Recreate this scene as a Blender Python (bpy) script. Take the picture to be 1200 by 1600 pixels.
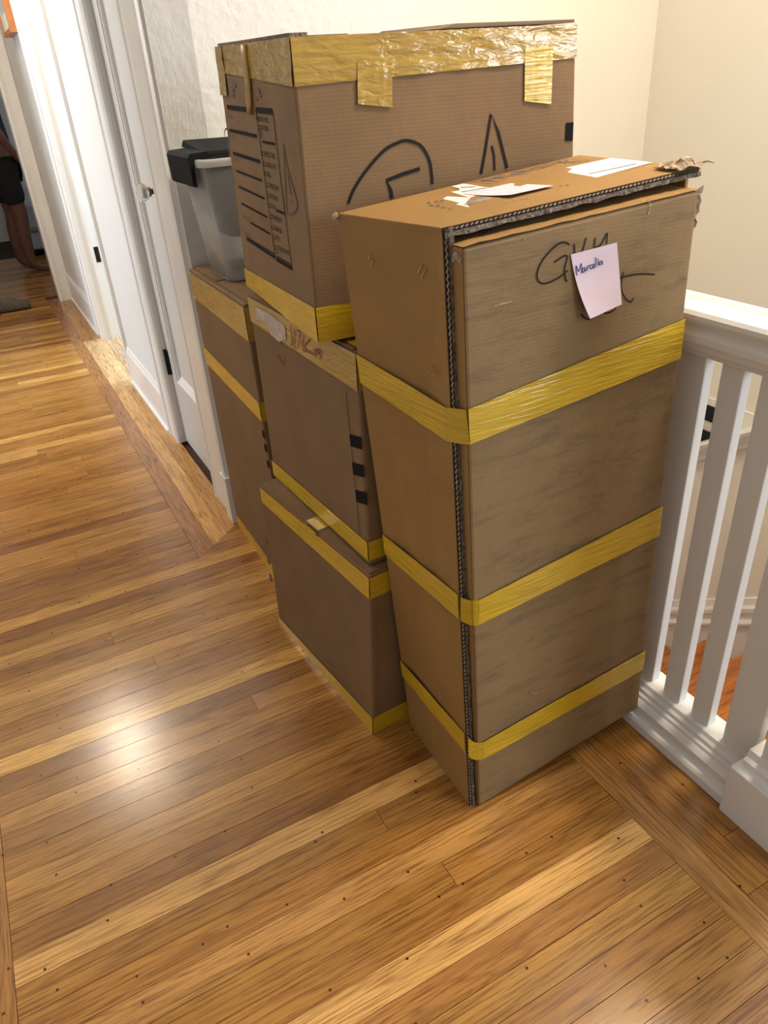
import bpy, bmesh, math, random
import numpy as np
from mathutils import Vector, Matrix, noise

random.seed(7)
sc = bpy.context.scene
for o in list(bpy.data.objects):
    bpy.data.objects.remove(o)
COL = sc.collection

# ------------------------------------------------------------------ camera
EYE = np.array([0.0, 0.0, 1.275])
FPX, PITCH, ROLL, YAW = 1147.75, 0.532587, -0.069075, 0.45899
_f = np.array([math.sin(YAW) * math.cos(PITCH), math.cos(YAW) * math.cos(PITCH), -math.sin(PITCH)])
_r0 = np.array([math.cos(YAW), -math.sin(YAW), 0.0])
_u0 = np.cross(_r0, _f)
CR = math.cos(ROLL) * _r0 + math.sin(ROLL) * _u0
CU = -math.sin(ROLL) * _r0 + math.cos(ROLL) * _u0
cam_d = bpy.data.cameras.new('camera')
cam = bpy.data.objects.new('camera', cam_d)
COL.objects.link(cam)
cam_d.sensor_fit = 'VERTICAL'
cam_d.sensor_height = 36.0
cam_d.lens = FPX / 1600.0 * 36.0
cam_d.clip_start = 0.01
m = Matrix.Identity(4)
for i in range(3):
    m[i][0], m[i][1], m[i][2], m[i][3] = CR[i], CU[i], -_f[i], EYE[i]
cam.matrix_world = m
sc.camera = cam

# ------------------------------------------------------------------ world, lights, exposure
w = bpy.data.worlds.new('world')
sc.world = w
w.use_nodes = True
w.node_tree.nodes['Background'].inputs[0].default_value = (1.0, 0.945, 0.87, 1)
w.node_tree.nodes['Background'].inputs[1].default_value = 0.42
sc.view_settings.view_transform = 'Standard'
sc.view_settings.look = 'None'
sc.view_settings.exposure = 0.12
sc.view_settings.gamma = 1.0
sc.view_settings.use_curve_mapping = False


def area(name, loc, target, sx, sy, power, col):
    d = bpy.data.lights.new(name, 'AREA')
    d.shape = 'RECTANGLE'
    d.size, d.size_y, d.energy, d.color = sx, sy, power, col
    o = bpy.data.objects.new(name, d)
    COL.objects.link(o)
    o.location = loc
    o.rotation_euler = (Vector(target) - Vector(loc)).to_track_quat('-Z', 'Y').to_euler()
    return o


# daylight: the window behind the stair head, the room through the open doorway; plus an added fill in the end room
area('window_daylight', (3.1, -2.2, 1.75), (0.6, 1.3, 0.9), 1.1, 1.3, 72, (0.78, 0.89, 1.0))
area('side_room_daylight', (2.3, 4.2, 1.7), (0.5, 4.4, 1.2), 1.0, 1.4, 75, (0.70, 0.86, 1.0))
area('left_room_daylight', (-2.6, 4.6, 1.7), (0.5, 4.1, 0.9), 1.0, 1.4, 75, (0.64, 0.82, 1.0))
area('end_room_fill', (2.3, 7.4, 1.7), (0.5, 7.8, 0.6), 1.0, 1.3, 9, (0.78, 0.89, 1.0))  # unseen source, put in to brighten the bed and legs


# ------------------------------------------------------------------ helpers: projection
def ray(x, y):
    return _f * FPX + CR * (x - 600) - CU * (y - 800)


def onz(x, y, z=0.0):
    d = ray(x, y)
    return EYE + d * ((z - EYE[2]) / d[2])


def onx(x, y, X):
    d = ray(x, y)
    return EYE + d * (X / d[0])


def ony(x, y, Y):
    d = ray(x, y)
    return EYE + d * (Y / d[1])


def proj(P):
    d = np.asarray(P, float) - EYE
    z = d @ _f
    return np.array([600 + FPX * (d @ CR) / z, 800 - FPX * (d @ CU) / z])


# ------------------------------------------------------------------ helpers: materials
def new_mat(name):
    mt = bpy.data.materials.new(name)
    mt.use_nodes = True
    nt = mt.node_tree
    return mt, nt, nt.nodes['Principled BSDF']


def N(nt, kind, **kw):
    n = nt.nodes.new(kind)
    for k, v in kw.items():
        if k in n.inputs:
            n.inputs[k].default_value = v
        else:
            setattr(n, k, v)
    return n


def ramp(nt, stops):
    n = nt.nodes.new('ShaderNodeValToRGB')
    e = n.color_ramp.elements
    while len(e) < len(stops):
        e.new(0.5)
    for el, (p, c) in zip(e, stops):
        el.position = p
        el.color = (*c, 1) if len(c) == 3 else c
    return n


def simple(name, col, rough=0.5, metal=0.0, noise_scale=None, amount=0.12, bump=0.0, bump_scale=60, coat=0.0, spec=0.5,
           trans=0.0, emit=None, ior=1.45):
    mt, nt, b = new_mat(name)
    b.inputs['Roughness'].default_value = rough
    b.inputs['Metallic'].default_value = metal
    b.inputs['Specular IOR Level'].default_value = spec
    b.inputs['Coat Weight'].default_value = coat
    b.inputs['Transmission Weight'].default_value = trans
    b.inputs['IOR'].default_value = ior
    geo = N(nt, 'ShaderNodeNewGeometry')
    if noise_scale:
        nz = N(nt, 'ShaderNodeTexNoise', Scale=noise_scale, Detail=4.0)
        nt.links.new(geo.outputs['Position'], nz.inputs['Vector'])
        r = ramp(nt, [(0.3, [c * (1 - amount) for c in col]), (0.7, [min(1, c * (1 + amount)) for c in col])])
        nt.links.new(nz.outputs['Fac'], r.inputs['Fac'])
        nt.links.new(r.outputs['Color'], b.inputs['Base Color'])
    else:
        b.inputs['Base Color'].default_value = (*col, 1)
    if bump:
        nb = N(nt, 'ShaderNodeTexNoise', Scale=bump_scale, Detail=5.0)
        nt.links.new(geo.outputs['Position'], nb.inputs['Vector'])
        bp = N(nt, 'ShaderNodeBump', Strength=bump, Distance=0.01)
        nt.links.new(nb.outputs['Fac'], bp.inputs['Height'])
        nt.links.new(bp.outputs['Normal'], b.inputs['Normal'])
    if emit:
        b.inputs['Emission Color'].default_value = (*emit[0], 1)
        b.inputs['Emission Strength'].default_value = emit[1]
    return mt


def wood_mat(name, along_y=False):
    """oak strip: colour from obj.color, grain along one axis"""
    mt, nt, b = new_mat(name)
    L = nt.links.new
    geo = N(nt, 'ShaderNodeNewGeometry')
    oi = N(nt, 'ShaderNodeObjectInfo')
    off = N(nt, 'ShaderNodeMath', operation='MULTIPLY')
    L(oi.outputs['Random'], off.inputs[0])
    off.inputs[1].default_value = 37.0
    cb = N(nt, 'ShaderNodeCombineXYZ')
    for k in range(3):
        L(off.outputs[0], cb.inputs[k])
    add = N(nt, 'ShaderNodeVectorMath', operation='ADD')
    L(geo.outputs['Position'], add.inputs[0])
    L(cb.outputs[0], add.inputs[1])

    def scaled(sx, sy):
        mp = N(nt, 'ShaderNodeVectorMath', operation='MULTIPLY')
        mp.inputs[1].default_value = (sy, sx, 1) if along_y else (sx, sy, 1)
        L(add.outputs[0], mp.inputs[0])
        return mp.outputs[0]
    # broad figure: distorted bands across the strip
    n1 = N(nt, 'ShaderNodeTexNoise', Scale=1.0, Detail=2.0, Roughness=0.5)
    L(scaled(0.8, 12.0), n1.inputs['Vector'])
    mul = N(nt, 'ShaderNodeMath', operation='MULTIPLY')
    L(n1.outputs['Fac'], mul.inputs[0])
    mul.inputs[1].default_value = 15.0
    fr = N(nt, 'ShaderNodeMath', operation='FRACT')
    L(mul.outputs[0], fr.inputs[0])
    r1 = ramp(nt, [(0.0, (0.77, 0.72, 0.67)), (0.16, (1.03, 1.02, 1.0)), (0.78, (1.02, 1.01, 0.99)), (1.0, (0.77, 0.72, 0.67))])
    L(fr.outputs[0], r1.inputs['Fac'])
    # fine pores
    n2 = N(nt, 'ShaderNodeTexNoise', Scale=1.0, Detail=3.0, Roughness=0.7)
    L(scaled(9.0, 300.0), n2.inputs['Vector'])
    r2 = ramp(nt, [(0.36, (0.52, 0.45, 0.38)), (0.5, (1.0, 1.0, 1.0)), (0.68, (1.16, 1.16, 1.13))])
    L(n2.outputs['Fac'], r2.inputs['Fac'])
    # slow drift along the board
    n3 = N(nt, 'ShaderNodeTexNoise', Scale=1.0, Detail=2.0)
    L(scaled(3.0, 20.0), n3.inputs['Vector'])
    r3 = ramp(nt, [(0.3, (0.84, 0.82, 0.8)), (0.7, (1.14, 1.13, 1.1))])
    L(n3.outputs['Fac'], r3.inputs['Fac'])

    def mult(a, c):
        mx = N(nt, 'ShaderNodeMix', data_type='RGBA', blend_type='MULTIPLY')
        mx.inputs['Factor'].default_value = 1.0
        L(a, mx.inputs[6])
        L(c, mx.inputs[7])
        return mx.outputs[2]
    c = mult(oi.outputs['Color'], r1.outputs['Color'])
    c = mult(c, r2.outputs['Color'])
    c = mult(c, r3.outputs['Color'])
    # nail holes
    vo = N(nt, 'ShaderNodeTexVoronoi', voronoi_dimensions='2D', Scale=10.0)
    L(geo.outputs['Position'], vo.inputs['Vector'])
    gt = N(nt, 'ShaderNodeMath', operation='LESS_THAN')
    L(vo.outputs['Distance'], gt.inputs[0])
    gt.inputs[1].default_value = 0.026
    sp = N(nt, 'ShaderNodeSeparateColor')
    L(vo.outputs['Color'], sp.inputs[0])
    g2 = N(nt, 'ShaderNodeMath', operation='GREATER_THAN')
    L(sp.outputs[0], g2.inputs[0])
    g2.inputs[1].default_value = 0.42
    an = N(nt, 'ShaderNodeMath', operation='MULTIPLY')
    L(gt.outputs[0], an.inputs[0])
    L(g2.outputs[0], an.inputs[1])
    mx = N(nt, 'ShaderNodeMix', data_type='RGBA')
    L(an.outputs[0], mx.inputs['Factor'])
    L(c, mx.inputs[6])
    mx.inputs[7].default_value = (0.045, 0.02, 0.008, 1)
    L(mx.outputs[2], b.inputs['Base Color'])
    rr = N(nt, 'ShaderNodeMapRange')
    L(n2.outputs['Fac'], rr.inputs['Value'])
    rr.inputs['To Min'].default_value = 0.25
    rr.inputs['To Max'].default_value = 0.17
    L(rr.outputs['Result'], b.inputs['Roughness'])
    bp = N(nt, 'ShaderNodeBump', Strength=0.06, Distance=0.002)
    L(n2.outputs['Fac'], bp.inputs['Height'])
    L(bp.outputs['Normal'], b.inputs['Normal'])
    b.inputs['Specular IOR Level'].default_value = 0.45
    return mt


def card_mat(name, col, rib=0.06, smudge=0.25, rough=0.72, smudge_col=None, smudge_scale=9.0, smudge_lo=0.52):
    """kraft board: faint flute ribs, fibre speckle and scuffs"""
    mt, nt, b = new_mat(name)
    L = nt.links.new
    tc = N(nt, 'ShaderNodeTexCoord')
    pos = tc.outputs['Object']
    n1 = N(nt, 'ShaderNodeTexNoise', Scale=6.0, Detail=4.0)
    L(pos, n1.inputs['Vector'])
    r1 = ramp(nt, [(0.3, [c * 0.9 for c in col]), (0.7, [c * 1.08 for c in col])])
    L(n1.outputs['Fac'], r1.inputs['Fac'])
    n2 = N(nt, 'ShaderNodeTexNoise', Scale=smudge_scale, Detail=6.0, Roughness=0.7)
    mp = N(nt, 'ShaderNodeVectorMath', operation='MULTIPLY')
    mp.inputs[1].default_value = (1, 1, 4.5)
    L(pos, mp.inputs[0])
    L(mp.outputs[0], n2.inputs['Vector'])
    r2 = ramp(nt, [(smudge_lo, (0, 0, 0)), (0.78, (1, 1, 1))])
    L(n2.outputs['Fac'], r2.inputs['Fac'])
    ml = N(nt, 'ShaderNodeMath', operation='MULTIPLY')
    L(r2.outputs['Color'], ml.inputs[0])
    ml.inputs[1].default_value = smudge
    mx = N(nt, 'ShaderNodeMix', data_type='RGBA')
    L(ml.outputs[0], mx.inputs['Factor'])
    L(r1.outputs['Color'], mx.inputs[6])
    sc_ = smudge_col or [c * 0.62 for c in col]
    mx.inputs[7].default_value = (*sc_, 1)
    L(mx.outputs[2], b.inputs['Base Color'])
    b.inputs['Roughness'].default_value = rough
    b.inputs['Specular IOR Level'].default_value = 0.25
    wv = N(nt, 'ShaderNodeTexWave', wave_type='BANDS', bands_direction='Z', Scale=55.0, Distortion=0.3)
    L(pos, wv.inputs['Vector'])
    n3 = N(nt, 'ShaderNodeTexNoise', Scale=14.0, Detail=3.0)
    L(pos, n3.inputs['Vector'])
    ad = N(nt, 'ShaderNodeMath', operation='MULTIPLY_ADD')
    L(wv.outputs['Fac'], ad.inputs[0])
    ad.inputs[1].default_value = rib
    L(n3.outputs['Fac'], ad.inputs[2])
    bp = N(nt, 'ShaderNodeBump', Strength=0.22, Distance=0.006)
    L(ad.outputs[0], bp.inputs['Height'])
    L(bp.outputs['Normal'], b.inputs['Normal'])
    return mt


def tape_mat(name, col, wr=0.35, col2=None, scale=30.0):
    mt, nt, b = new_mat(name)
    L = nt.links.new
    tc = N(nt, 'ShaderNodeTexCoord')
    n1 = N(nt, 'ShaderNodeTexNoise', Scale=18.0, Detail=3.0)
    mp = N(nt, 'ShaderNodeVectorMath', operation='MULTIPLY')
    mp.inputs[1].default_value = (0.6, 0.6, 9)
    L(tc.outputs['Object'], mp.inputs[0])
    L(mp.outputs[0], n1.inputs['Vector'])
    c2 = col2 or [c * 0.82 for c in col]
    r1 = ramp(nt, [(0.35, c2), (0.62, col)])
    L(n1.outputs['Fac'], r1.inputs['Fac'])
    L(r1.outputs['Color'], b.inputs['Base Color'])
    b.inputs['Roughness'].default_value = 0.16
    b.inputs['Specular IOR Level'].default_value = 0.55
    n2 = N(nt, 'ShaderNodeTexNoise', Scale=scale, Detail=3.0, Distortion=0.6)
    mp2 = N(nt, 'ShaderNodeVectorMath', operation='MULTIPLY')
    mp2.inputs[1].default_value = (1, 1, 3.2) if wr > 0.5 else (0.45, 0.45, 7.0)
    L(tc.outputs['Object'], mp2.inputs[0])
    L(mp2.outputs[0], n2.inputs['Vector'])
    bp = N(nt, 'ShaderNodeBump', Strength=wr, Distance=0.006)
    L(n2.outputs['Fac'], bp.inputs['Height'])
    L(bp.outputs['Normal'], b.inputs['Normal'])
    return mt


M = {}
M['plank'] = wood_mat('oak_strip')
M['border'] = wood_mat('oak_border', along_y=True)
M['subfloor'] = simple('dark_joint', (0.05, 0.022, 0.008), 0.8)
M['plaster'] = simple('textured_plaster', (0.71, 0.70, 0.67), 0.75, noise_scale=3, amount=0.02, bump=0.55, bump_scale=38)
M['cream'] = simple('cream_wall', (0.80, 0.755, 0.655), 0.7, noise_scale=2, amount=0.015, bump=0.08, bump_scale=90)
M['trim'] = simple('white_gloss_trim', (0.80, 0.785, 0.76), 0.28, noise_scale=4, amount=0.02)
M['door'] = simple('white_door_paint', (0.66, 0.65, 0.63), 0.3, noise_scale=4, amount=0.02)
M['wallpaint'] = simple('white_wall_paint', (0.72, 0.71, 0.69), 0.7, noise_scale=3, amount=0.02, bump=0.2, bump_scale=45)
M['ceiling'] = simple('ceiling_paint', (0.8, 0.79, 0.76), 0.8, noise_scale=3, amount=0.02)
M['kraft'] = card_mat('moving_box_kraft', (0.212, 0.127, 0.063))
M['kraft_in'] = card_mat('kraft_inside', (0.20, 0.13, 0.08))
M['tan'] = card_mat('worn_tan_board', (0.300, 0.168, 0.054), smudge=0.3, smudge_col=(0.20, 0.125, 0.06))
M['tan_print'] = card_mat('scuffed_tan_board', (0.262, 0.168, 0.080), rib=0.05, smudge=0.8, smudge_col=(0.115, 0.082, 0.055),
                          smudge_scale=11.0, smudge_lo=0.5)
M['edge_dark'] = simple('frayed_board_edge', (0.16, 0.125, 0.10), 0.9, noise_scale=160, amount=0.6, bump=0.6, bump_scale=250)
M['edge_light'] = simple('torn_board_edge', (0.40, 0.30, 0.20), 0.9, noise_scale=90, amount=0.35, bump=0.6, bump_scale=200)
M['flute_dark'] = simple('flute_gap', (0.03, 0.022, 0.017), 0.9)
M['tape'] = tape_mat('yellow_packing_tape', (0.62, 0.395, 0.020), 0.35)
M['tape_clear'] = tape_mat('tan_packing_tape', (0.46, 0.29, 0.05), 0.6, col2=(0.36, 0.23, 0.06), scale=24)
M['tape_red'] = tape_mat('tape_over_red_writing', (0.42, 0.27, 0.12), 0.4, col2=(0.36, 0.17, 0.09))
M['ink'] = simple('black_print', (0.010, 0.009, 0.010), 0.7, spec=0.1)
M['ink_soft'] = simple('faded_print', (0.12, 0.085, 0.075), 0.7)
M['marker'] = simple('black_marker', (0.016, 0.014, 0.014), 0.6, spec=0.15)
M['red_ink'] = simple('red_marker', (0.30, 0.06, 0.04), 0.6)
M['blue_ink'] = simple('blue_pen', (0.03, 0.04, 0.22), 0.5)
M['taped_paper'] = simple('paper_under_tape', (0.44, 0.37, 0.33), 0.3, noise_scale=60, amount=0.25)
M['white_label'] = simple('white_label_paper', (0.78, 0.75, 0.71), 0.6, noise_scale=30, amount=0.04)
M['grey_print'] = simple('grey_label_print', (0.28, 0.28, 0.31), 0.6)
M['pink'] = simple('pink_note_paper', (0.74, 0.59, 0.66), 0.75, noise_scale=20, amount=0.03)
M['steel'] = simple('staple_steel', (0.62, 0.52, 0.38), 0.25, metal=1.0)
M['black_metal'] = simple('black_hinge', (0.012, 0.012, 0.013), 0.5, spec=0.2)
M['bronze'] = simple('dark_bronze', (0.16, 0.09, 0.06), 0.35, metal=0.9)
M['nickel'] = simple('polished_nickel', (0.62, 0.6, 0.56), 0.15, metal=1.0)
M['glass'] = simple('knob_glass', (0.85, 0.9, 0.9), 0.05, trans=0.9, ior=1.45)
M['clear_plastic'] = simple('clear_plastic', (0.86, 0.87, 0.87), 0.25, trans=0.8, ior=1.10, noise_scale=20, amount=0.05)
M['rim_plastic'] = simple('frosted_rim', (0.72, 0.72, 0.71), 0.3, trans=0.25, ior=1.3)
M['black_plastic'] = simple('black_plastic', (0.012, 0.013, 0.016), 0.6, spec=0.06)
M['shade_fill'] = simple('bin_shade', (0.05, 0.05, 0.055), 0.8, noise_scale=60, amount=0.4)  # dark tone for the shade seen through the clear tub
M['skin'] = simple('skin', (0.13, 0.055, 0.036), 0.5, noise_scale=14, amount=0.12)
M['shirt'] = simple('dark_navy_cloth', (0.018, 0.02, 0.03), 0.85, noise_scale=16, amount=0.7)
M['shorts'] = simple('black_cloth', (0.010, 0.010, 0.012), 0.9)
M['hair'] = simple('dark_hair', (0.02, 0.014, 0.01), 0.6)
M['slipper'] = simple('grey_wool', (0.115, 0.10, 0.08), 0.95, noise_scale=90, amount=0.5, bump=0.9, bump_scale=160)
M['bedding'] = simple('pale_bedding', (0.55, 0.56, 0.60), 0.85, noise_scale=9, amount=0.08, bump=0.4, bump_scale=18)
M['frame_wood'] = simple('orange_frame_wood', (0.50, 0.20, 0.07), 0.4, noise_scale=25, amount=0.15)
M['mat_board'] = simple('picture_mat', (0.72, 0.71, 0.68), 0.7)
M['print_art'] = simple('plain_picture_sheet', (0.45, 0.47, 0.48), 0.6, noise_scale=8, amount=0.2)
M['lamp_glass'] = simple('lit_lamp_glass', (1, 0.95, 0.88), 0.4, emit=((1.0, 0.84, 0.64), 22.0))
M['threshold'] = wood_mat('pale_oak', along_y=True)
M['tread'] = wood_mat('stair_oak')


# ------------------------------------------------------------------ helpers: objects
def finish(o, parent):
    COL.objects.link(o)
    if parent is not None:
        o.parent = parent
        o.matrix_parent_inverse = world_of(parent).inverted()
    return o


def world_of(o):
    mloc = Matrix.Translation(o.location) @ o.rotation_euler.to_matrix().to_4x4()
    if o.parent is None:
        return mloc
    return world_of(o.parent) @ o.matrix_parent_inverse @ mloc


def mesh(name, verts, faces, mat, parent=None, smooth=False, recalc=True, bevel=0.0):
    verts = np.asarray([list(v) for v in verts], float)
    c = np.array([(verts[:, 0].min() + verts[:, 0].max()) / 2, (verts[:, 1].min() + verts[:, 1].max()) / 2, verts[:, 2].min()])
    me = bpy.data.meshes.new(name)
    me.from_pydata([tuple(v - c) for v in verts], [], [tuple(f) for f in faces])
    if recalc or bevel:
        bm = bmesh.new()
        bm.from_mesh(me)
        if bevel:
            bmesh.ops.bevel(bm, geom=[e for e in bm.edges], offset=bevel, segments=2, affect='EDGES', profile=0.5)
        bmesh.ops.recalc_face_normals(bm, faces=bm.faces)
        bm.to_mesh(me)
        bm.free()
    if smooth:
        for p in me.polygons:
            p.use_smooth = True
    me.materials.append(M[mat] if isinstance(mat, str) else mat)
    o = bpy.data.objects.new(name, me)
    o.location = c
    return finish(o, parent)


def empty(name, loc):
    o = bpy.data.objects.new(name, None)
    COL.objects.link(o)
    o.location = loc
    o.empty_display_size = 0.05
    return o


def tag(o, label, cat, group=None):
    o['label'] = label
    o['category'] = cat
    if group:
        o['group'] = group
    return o


def struct(o):
    o['kind'] = 'structure'
    return o


class MB:
    def __init__(s):
        s.v, s.f = [], []

    def add(s, v, f):
        n = len(s.v)
        s.v += [tuple(map(float, p)) for p in v]
        s.f += [tuple(i + n for i in q) for q in f]
        return s

    def box(s, a, b):
        (x0, y0, z0), (x1, y1, z1) = a, b
        return s.hexa([(x0, y0, z0), (x1, y0, z0), (x1, y1, z0), (x0, y1, z0), (x0, y0, z1), (x1, y0, z1), (x1, y1, z1), (x0, y1, z1)])

    def hexa(s, p):
        return s.add(p, [(0, 3, 2, 1), (4, 5, 6, 7), (0, 1, 5, 4), (1, 2, 6, 5), (2, 3, 7, 6), (3, 0, 4, 7)])

    def prism(s, poly, lo, hi, axis):
        """poly in the two other axes (cyclic order), extruded along axis"""
        def mk(p, t):
            if axis == 'z':
                return (p[0], p[1], t)
            if axis == 'y':
                return (p[0], t, p[1])
            return (t, p[0], p[1])
        n = len(poly)
        v = [mk(p, lo) for p in poly] + [mk(p, hi) for p in poly]
        f = [tuple(range(n - 1, -1, -1)), tuple(range(n, 2 * n))]
        f += [(i, (i + 1) % n, n + (i + 1) % n, n + i) for i in range(n)]
        return s.add(v, f)

    def tube(s, pts, rad, seg=8, cap=True):
        pts = [np.asarray(p, float) for p in pts]
        rads = rad if isinstance(rad, (list, tuple)) else [rad] * len(pts)
        v, f = [], []
        up = np.array([0.13, 0.37, 0.92])
        for i, p in enumerate(pts):
            t = pts[min(i + 1, len(pts) - 1)] - pts[max(i - 1, 0)]
            t = t / (np.linalg.norm(t) + 1e-12)
            a = np.cross(t, up)
            a /= np.linalg.norm(a) + 1e-12
            bb = np.cross(t, a)
            for k in range(seg):
                th = 2 * math.pi * k / seg
                v.append(p + rads[i] * (math.cos(th) * a + math.sin(th) * bb))
        for i in range(len(pts) - 1):
            for k in range(seg):
                k2 = (k + 1) % seg
                f.append((i * seg + k, i * seg + k2, (i + 1) * seg + k2, (i + 1) * seg + k))
        if cap:
            f.append(tuple(range(seg - 1, -1, -1)))
            f.append(tuple(range((len(pts) - 1) * seg, len(pts) * seg)))
        return s.add(v, f)

    def lathe(s, prof, c, axis='z', seg=24):
        v, f = [], []
        for (r, t) in prof:
            for k in range(seg):
                th = 2 * math.pi * k / seg
                a, b2 = r * math.cos(th), r * math.sin(th)
                if axis == 'z':
                    v.append((c[0] + a, c[1] + b2, c[2] + t))
                else:
                    v.append((c[0] + t, c[1] + a, c[2] + b2))
        n = len(prof)
        for i in range(n - 1):
            for k in range(seg):
                k2 = (k + 1) % seg
                f.append((i * seg + k, i * seg + k2, (i + 1) * seg + k2, (i + 1) * seg + k))
        f.append(tuple(range(seg)))
        f.append(tuple(range((n - 1) * seg, n * seg)))
        return s.add(v, f)

    def build(s, name, mat, parent=None, **kw):
        return mesh(name, s.v, s.f, mat, parent, **kw)


# ------------------------------------------------------------------ a (slightly crooked) carton and things laid on its faces
class Carton:
    """eight corners c[(i,j,k)], i: hall side -> rail side, j: near -> far, k: bottom -> top"""

    def __init__(s, c):
        s.c = {k: np.asarray(v, float) for k, v in c.items()}
        s.mid = sum(s.c.values()) / 8

    def at(s, i, j, k):
        p = np.zeros(3)
        for (a, b, d), q in s.c.items():
            p += q * (i if a else 1 - i) * (j if b else 1 - j) * (k if d else 1 - k)
        return p

    def ijk(s, face, u, v):
        return {'L': (0, u, v), 'R': (1, u, v), 'F': (u, 0, v), 'B': (u, 1, v), 'T': (u, v, 1), 'D': (u, v, 0)}[face]

    def pt(s, face, u, v, off=0.0):
        p = s.at(*s.ijk(face, u, v))
        e = 1e-3
        n = np.cross(s.at(*s.ijk(face, u + e, v)) - p, s.at(*s.ijk(face, u, v + e)) - p)
        n /= np.linalg.norm(n)
        if n @ (p - s.mid) < 0:
            n = -n
        return p + n * off

    def uv(s, face, px, py):
        """where on a face a measured point of the photograph lies"""
        a = np.array([0.5, 0.5])
        t = np.array([px, py], float)
        for _ in range(14):
            p0 = proj(s.at(*s.ijk(face, *a)))
            e = 1e-4
            J = np.array([(proj(s.at(*s.ijk(face, a[0] + e, a[1]))) - p0) / e, (proj(s.at(*s.ijk(face, a[0], a[1] + e))) - p0) / e]).T
            a = a + np.linalg.solve(J, t - p0)
        return a

    def body(s, name, mat, parent, bevel=0.004):
        p = [s.c[k] for k in ((0, 0, 0), (1, 0, 0), (1, 1, 0), (0, 1, 0), (0, 0, 1), (1, 0, 1), (1, 1, 1), (0, 1, 1))]
        return MB().hexa(p).build(name, mat, parent, bevel=bevel, smooth=False)

    def slab(s, name, mat, parent, lo, hi, bevel=0.0):
        """sub-block between two ijk triples"""
        (a, b, c_), (d, e, f) = lo, hi
        p = [s.at(*q) for q in ((a, b, c_), (d, b, c_), (d, e, c_), (a, e, c_), (a, b, f), (d, b, f), (d, e, f), (a, e, f))]
        return MB().hexa(p).build(name, mat, parent, bevel=bevel)

    def clampq(s, q):
        return [np.array([min(max(a[0], 0.0), 1.0), a[1]]) for a in q]

    def patch(s, mb, face, quad, off=0.0012, nu=10, nv=4, wr=0.0, uvq=False, thick=0.0006, seed=0, sheet=True):
        """quad corners: start-low, end-low, end-high, start-high"""
        q = [np.asarray(a, float) for a in quad] if uvq else s.clampq([s.uv(face, *a) for a in quad])
        v, f = [], []
        for layer in ((off,) if sheet else (off, off - thick)):
            for b in range(nv + 1):
                for a in range(nu + 1):
                    x, y = a / nu, b / nv
                    u = (q[0] * (1 - x) + q[1] * x) * (1 - y) + (q[3] * (1 - x) + q[2] * x) * y
                    h = 0.0
                    if wr and layer == off:
                        h = wr * abs(noise.noise(Vector((x * 9 + seed, y * 3.1 + seed * 1.7, seed))))
                    v.append(s.pt(face, u[0], u[1], layer + h))
        n = (nu + 1) * (nv + 1)
        for b in range(nv):
            for a in range(nu):
                i = b * (nu + 1) + a
                f.append((i, i + 1, i + nu + 2, i + nu + 1))
                if not sheet:
                    f.append((n + i, n + i + nu + 1, n + i + nu + 2, n + i + 1))
        rim = [a for a in range(nu + 1)] + [b * (nu + 1) + nu for b in range(1, nv + 1)] + \
              [nv * (nu + 1) + a for a in range(nu - 1, -1, -1)] + [b * (nu + 1) for b in range(nv - 1, 0, -1)]
        if not sheet:
            for a, b in zip(rim, rim[1:] + rim[:1]):
                f.append((a, n + a, n + b, b))
        mb.add(v, f)
        return mb

    def poly(s, mb, face, pts, off=0.0016, thick=0.0005):
        q = [s.uv(face, *p) for p in pts]
        n = len(q)
        v = [s.pt(face, *a, off) for a in q] + [s.pt(face, *a, off - thick) for a in q]
        f = [tuple(range(n)), tuple(range(2 * n - 1, n - 1, -1))] + [(i, n + i, n + (i + 1) % n, (i + 1) % n) for i in range(n)]
        mb.add(v, f)
        return mb

    def stroke(s, mb, face, pts, width=0.003, off=0.0014, smooth=True, uvq=False):
        q = [np.asarray(p, float) for p in pts] if uvq else [s.uv(face, *p) for p in pts]
        if smooth and len(q) > 2:
            d = []
            for i in range(len(q) - 1):
                p0, p1, p2, p3 = q[max(i - 1, 0)], q[i], q[i + 1], q[min(i + 2, len(q) - 1)]
                for t in np.linspace(0, 1, 6, endpoint=False):
                    d.append(0.5 * ((2 * p1) + (p2 - p0) * t + (2 * p0 - 5 * p1 + 4 * p2 - p3) * t * t + (3 * p1 - p0 - 3 * p2 + p3) * t ** 3))
            d.append(q[-1])
            q = d
        P = [s.pt(face, *a, off) for a in q]
        n0 = s.pt(face, 0.5, 0.5, 1.0) - s.pt(face, 0.5, 0.5, 0.0)
        v, f = [], []
        for i, p in enumerate(P):
            t = P[min(i + 1, len(P) - 1)] - P[max(i - 1, 0)]
            t /= np.linalg.norm(t) + 1e-12
            sd = np.cross(n0, t) * width / 2
            v += [p + sd, p - sd]
        for i in range(len(P) - 1):
            f.append((2 * i, 2 * i + 1, 2 * i + 3, 2 * i + 2))
        mb.add(v, f)
        return mb

    def text(s, mb, face, body, bl, br, tl, off=0.0014):
        """lettering fitted to the parallelogram bl, br, tl (measured points)"""
        cu = bpy.data.curves.new('t', 'FONT')
        cu.body = body
        cu.resolution_u = 2
        ob = bpy.data.objects.new('t', cu)
        COL.objects.link(ob)
        dg = bpy.context.evaluated_depsgraph_get()
        me = bpy.data.meshes.new_from_object(ob.evaluated_get(dg))
        co = np.array([v.co[:] for v in me.vertices])
        lo, hi = co.min(0), co.max(0)
        A, B, C_ = s.uv(face, *bl), s.uv(face, *br), s.uv(face, *tl)
        v = []
        for p in co:
            x, y = (p[0] - lo[0]) / (hi[0] - lo[0]), (p[1] - lo[1]) / (hi[1] - lo[1])
            a = A + (B - A) * x + (C_ - A) * y
            v.append(s.pt(face, *a, off))
        mb.add(v, [tuple(p.vertices) for p in me.polygons])
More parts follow.
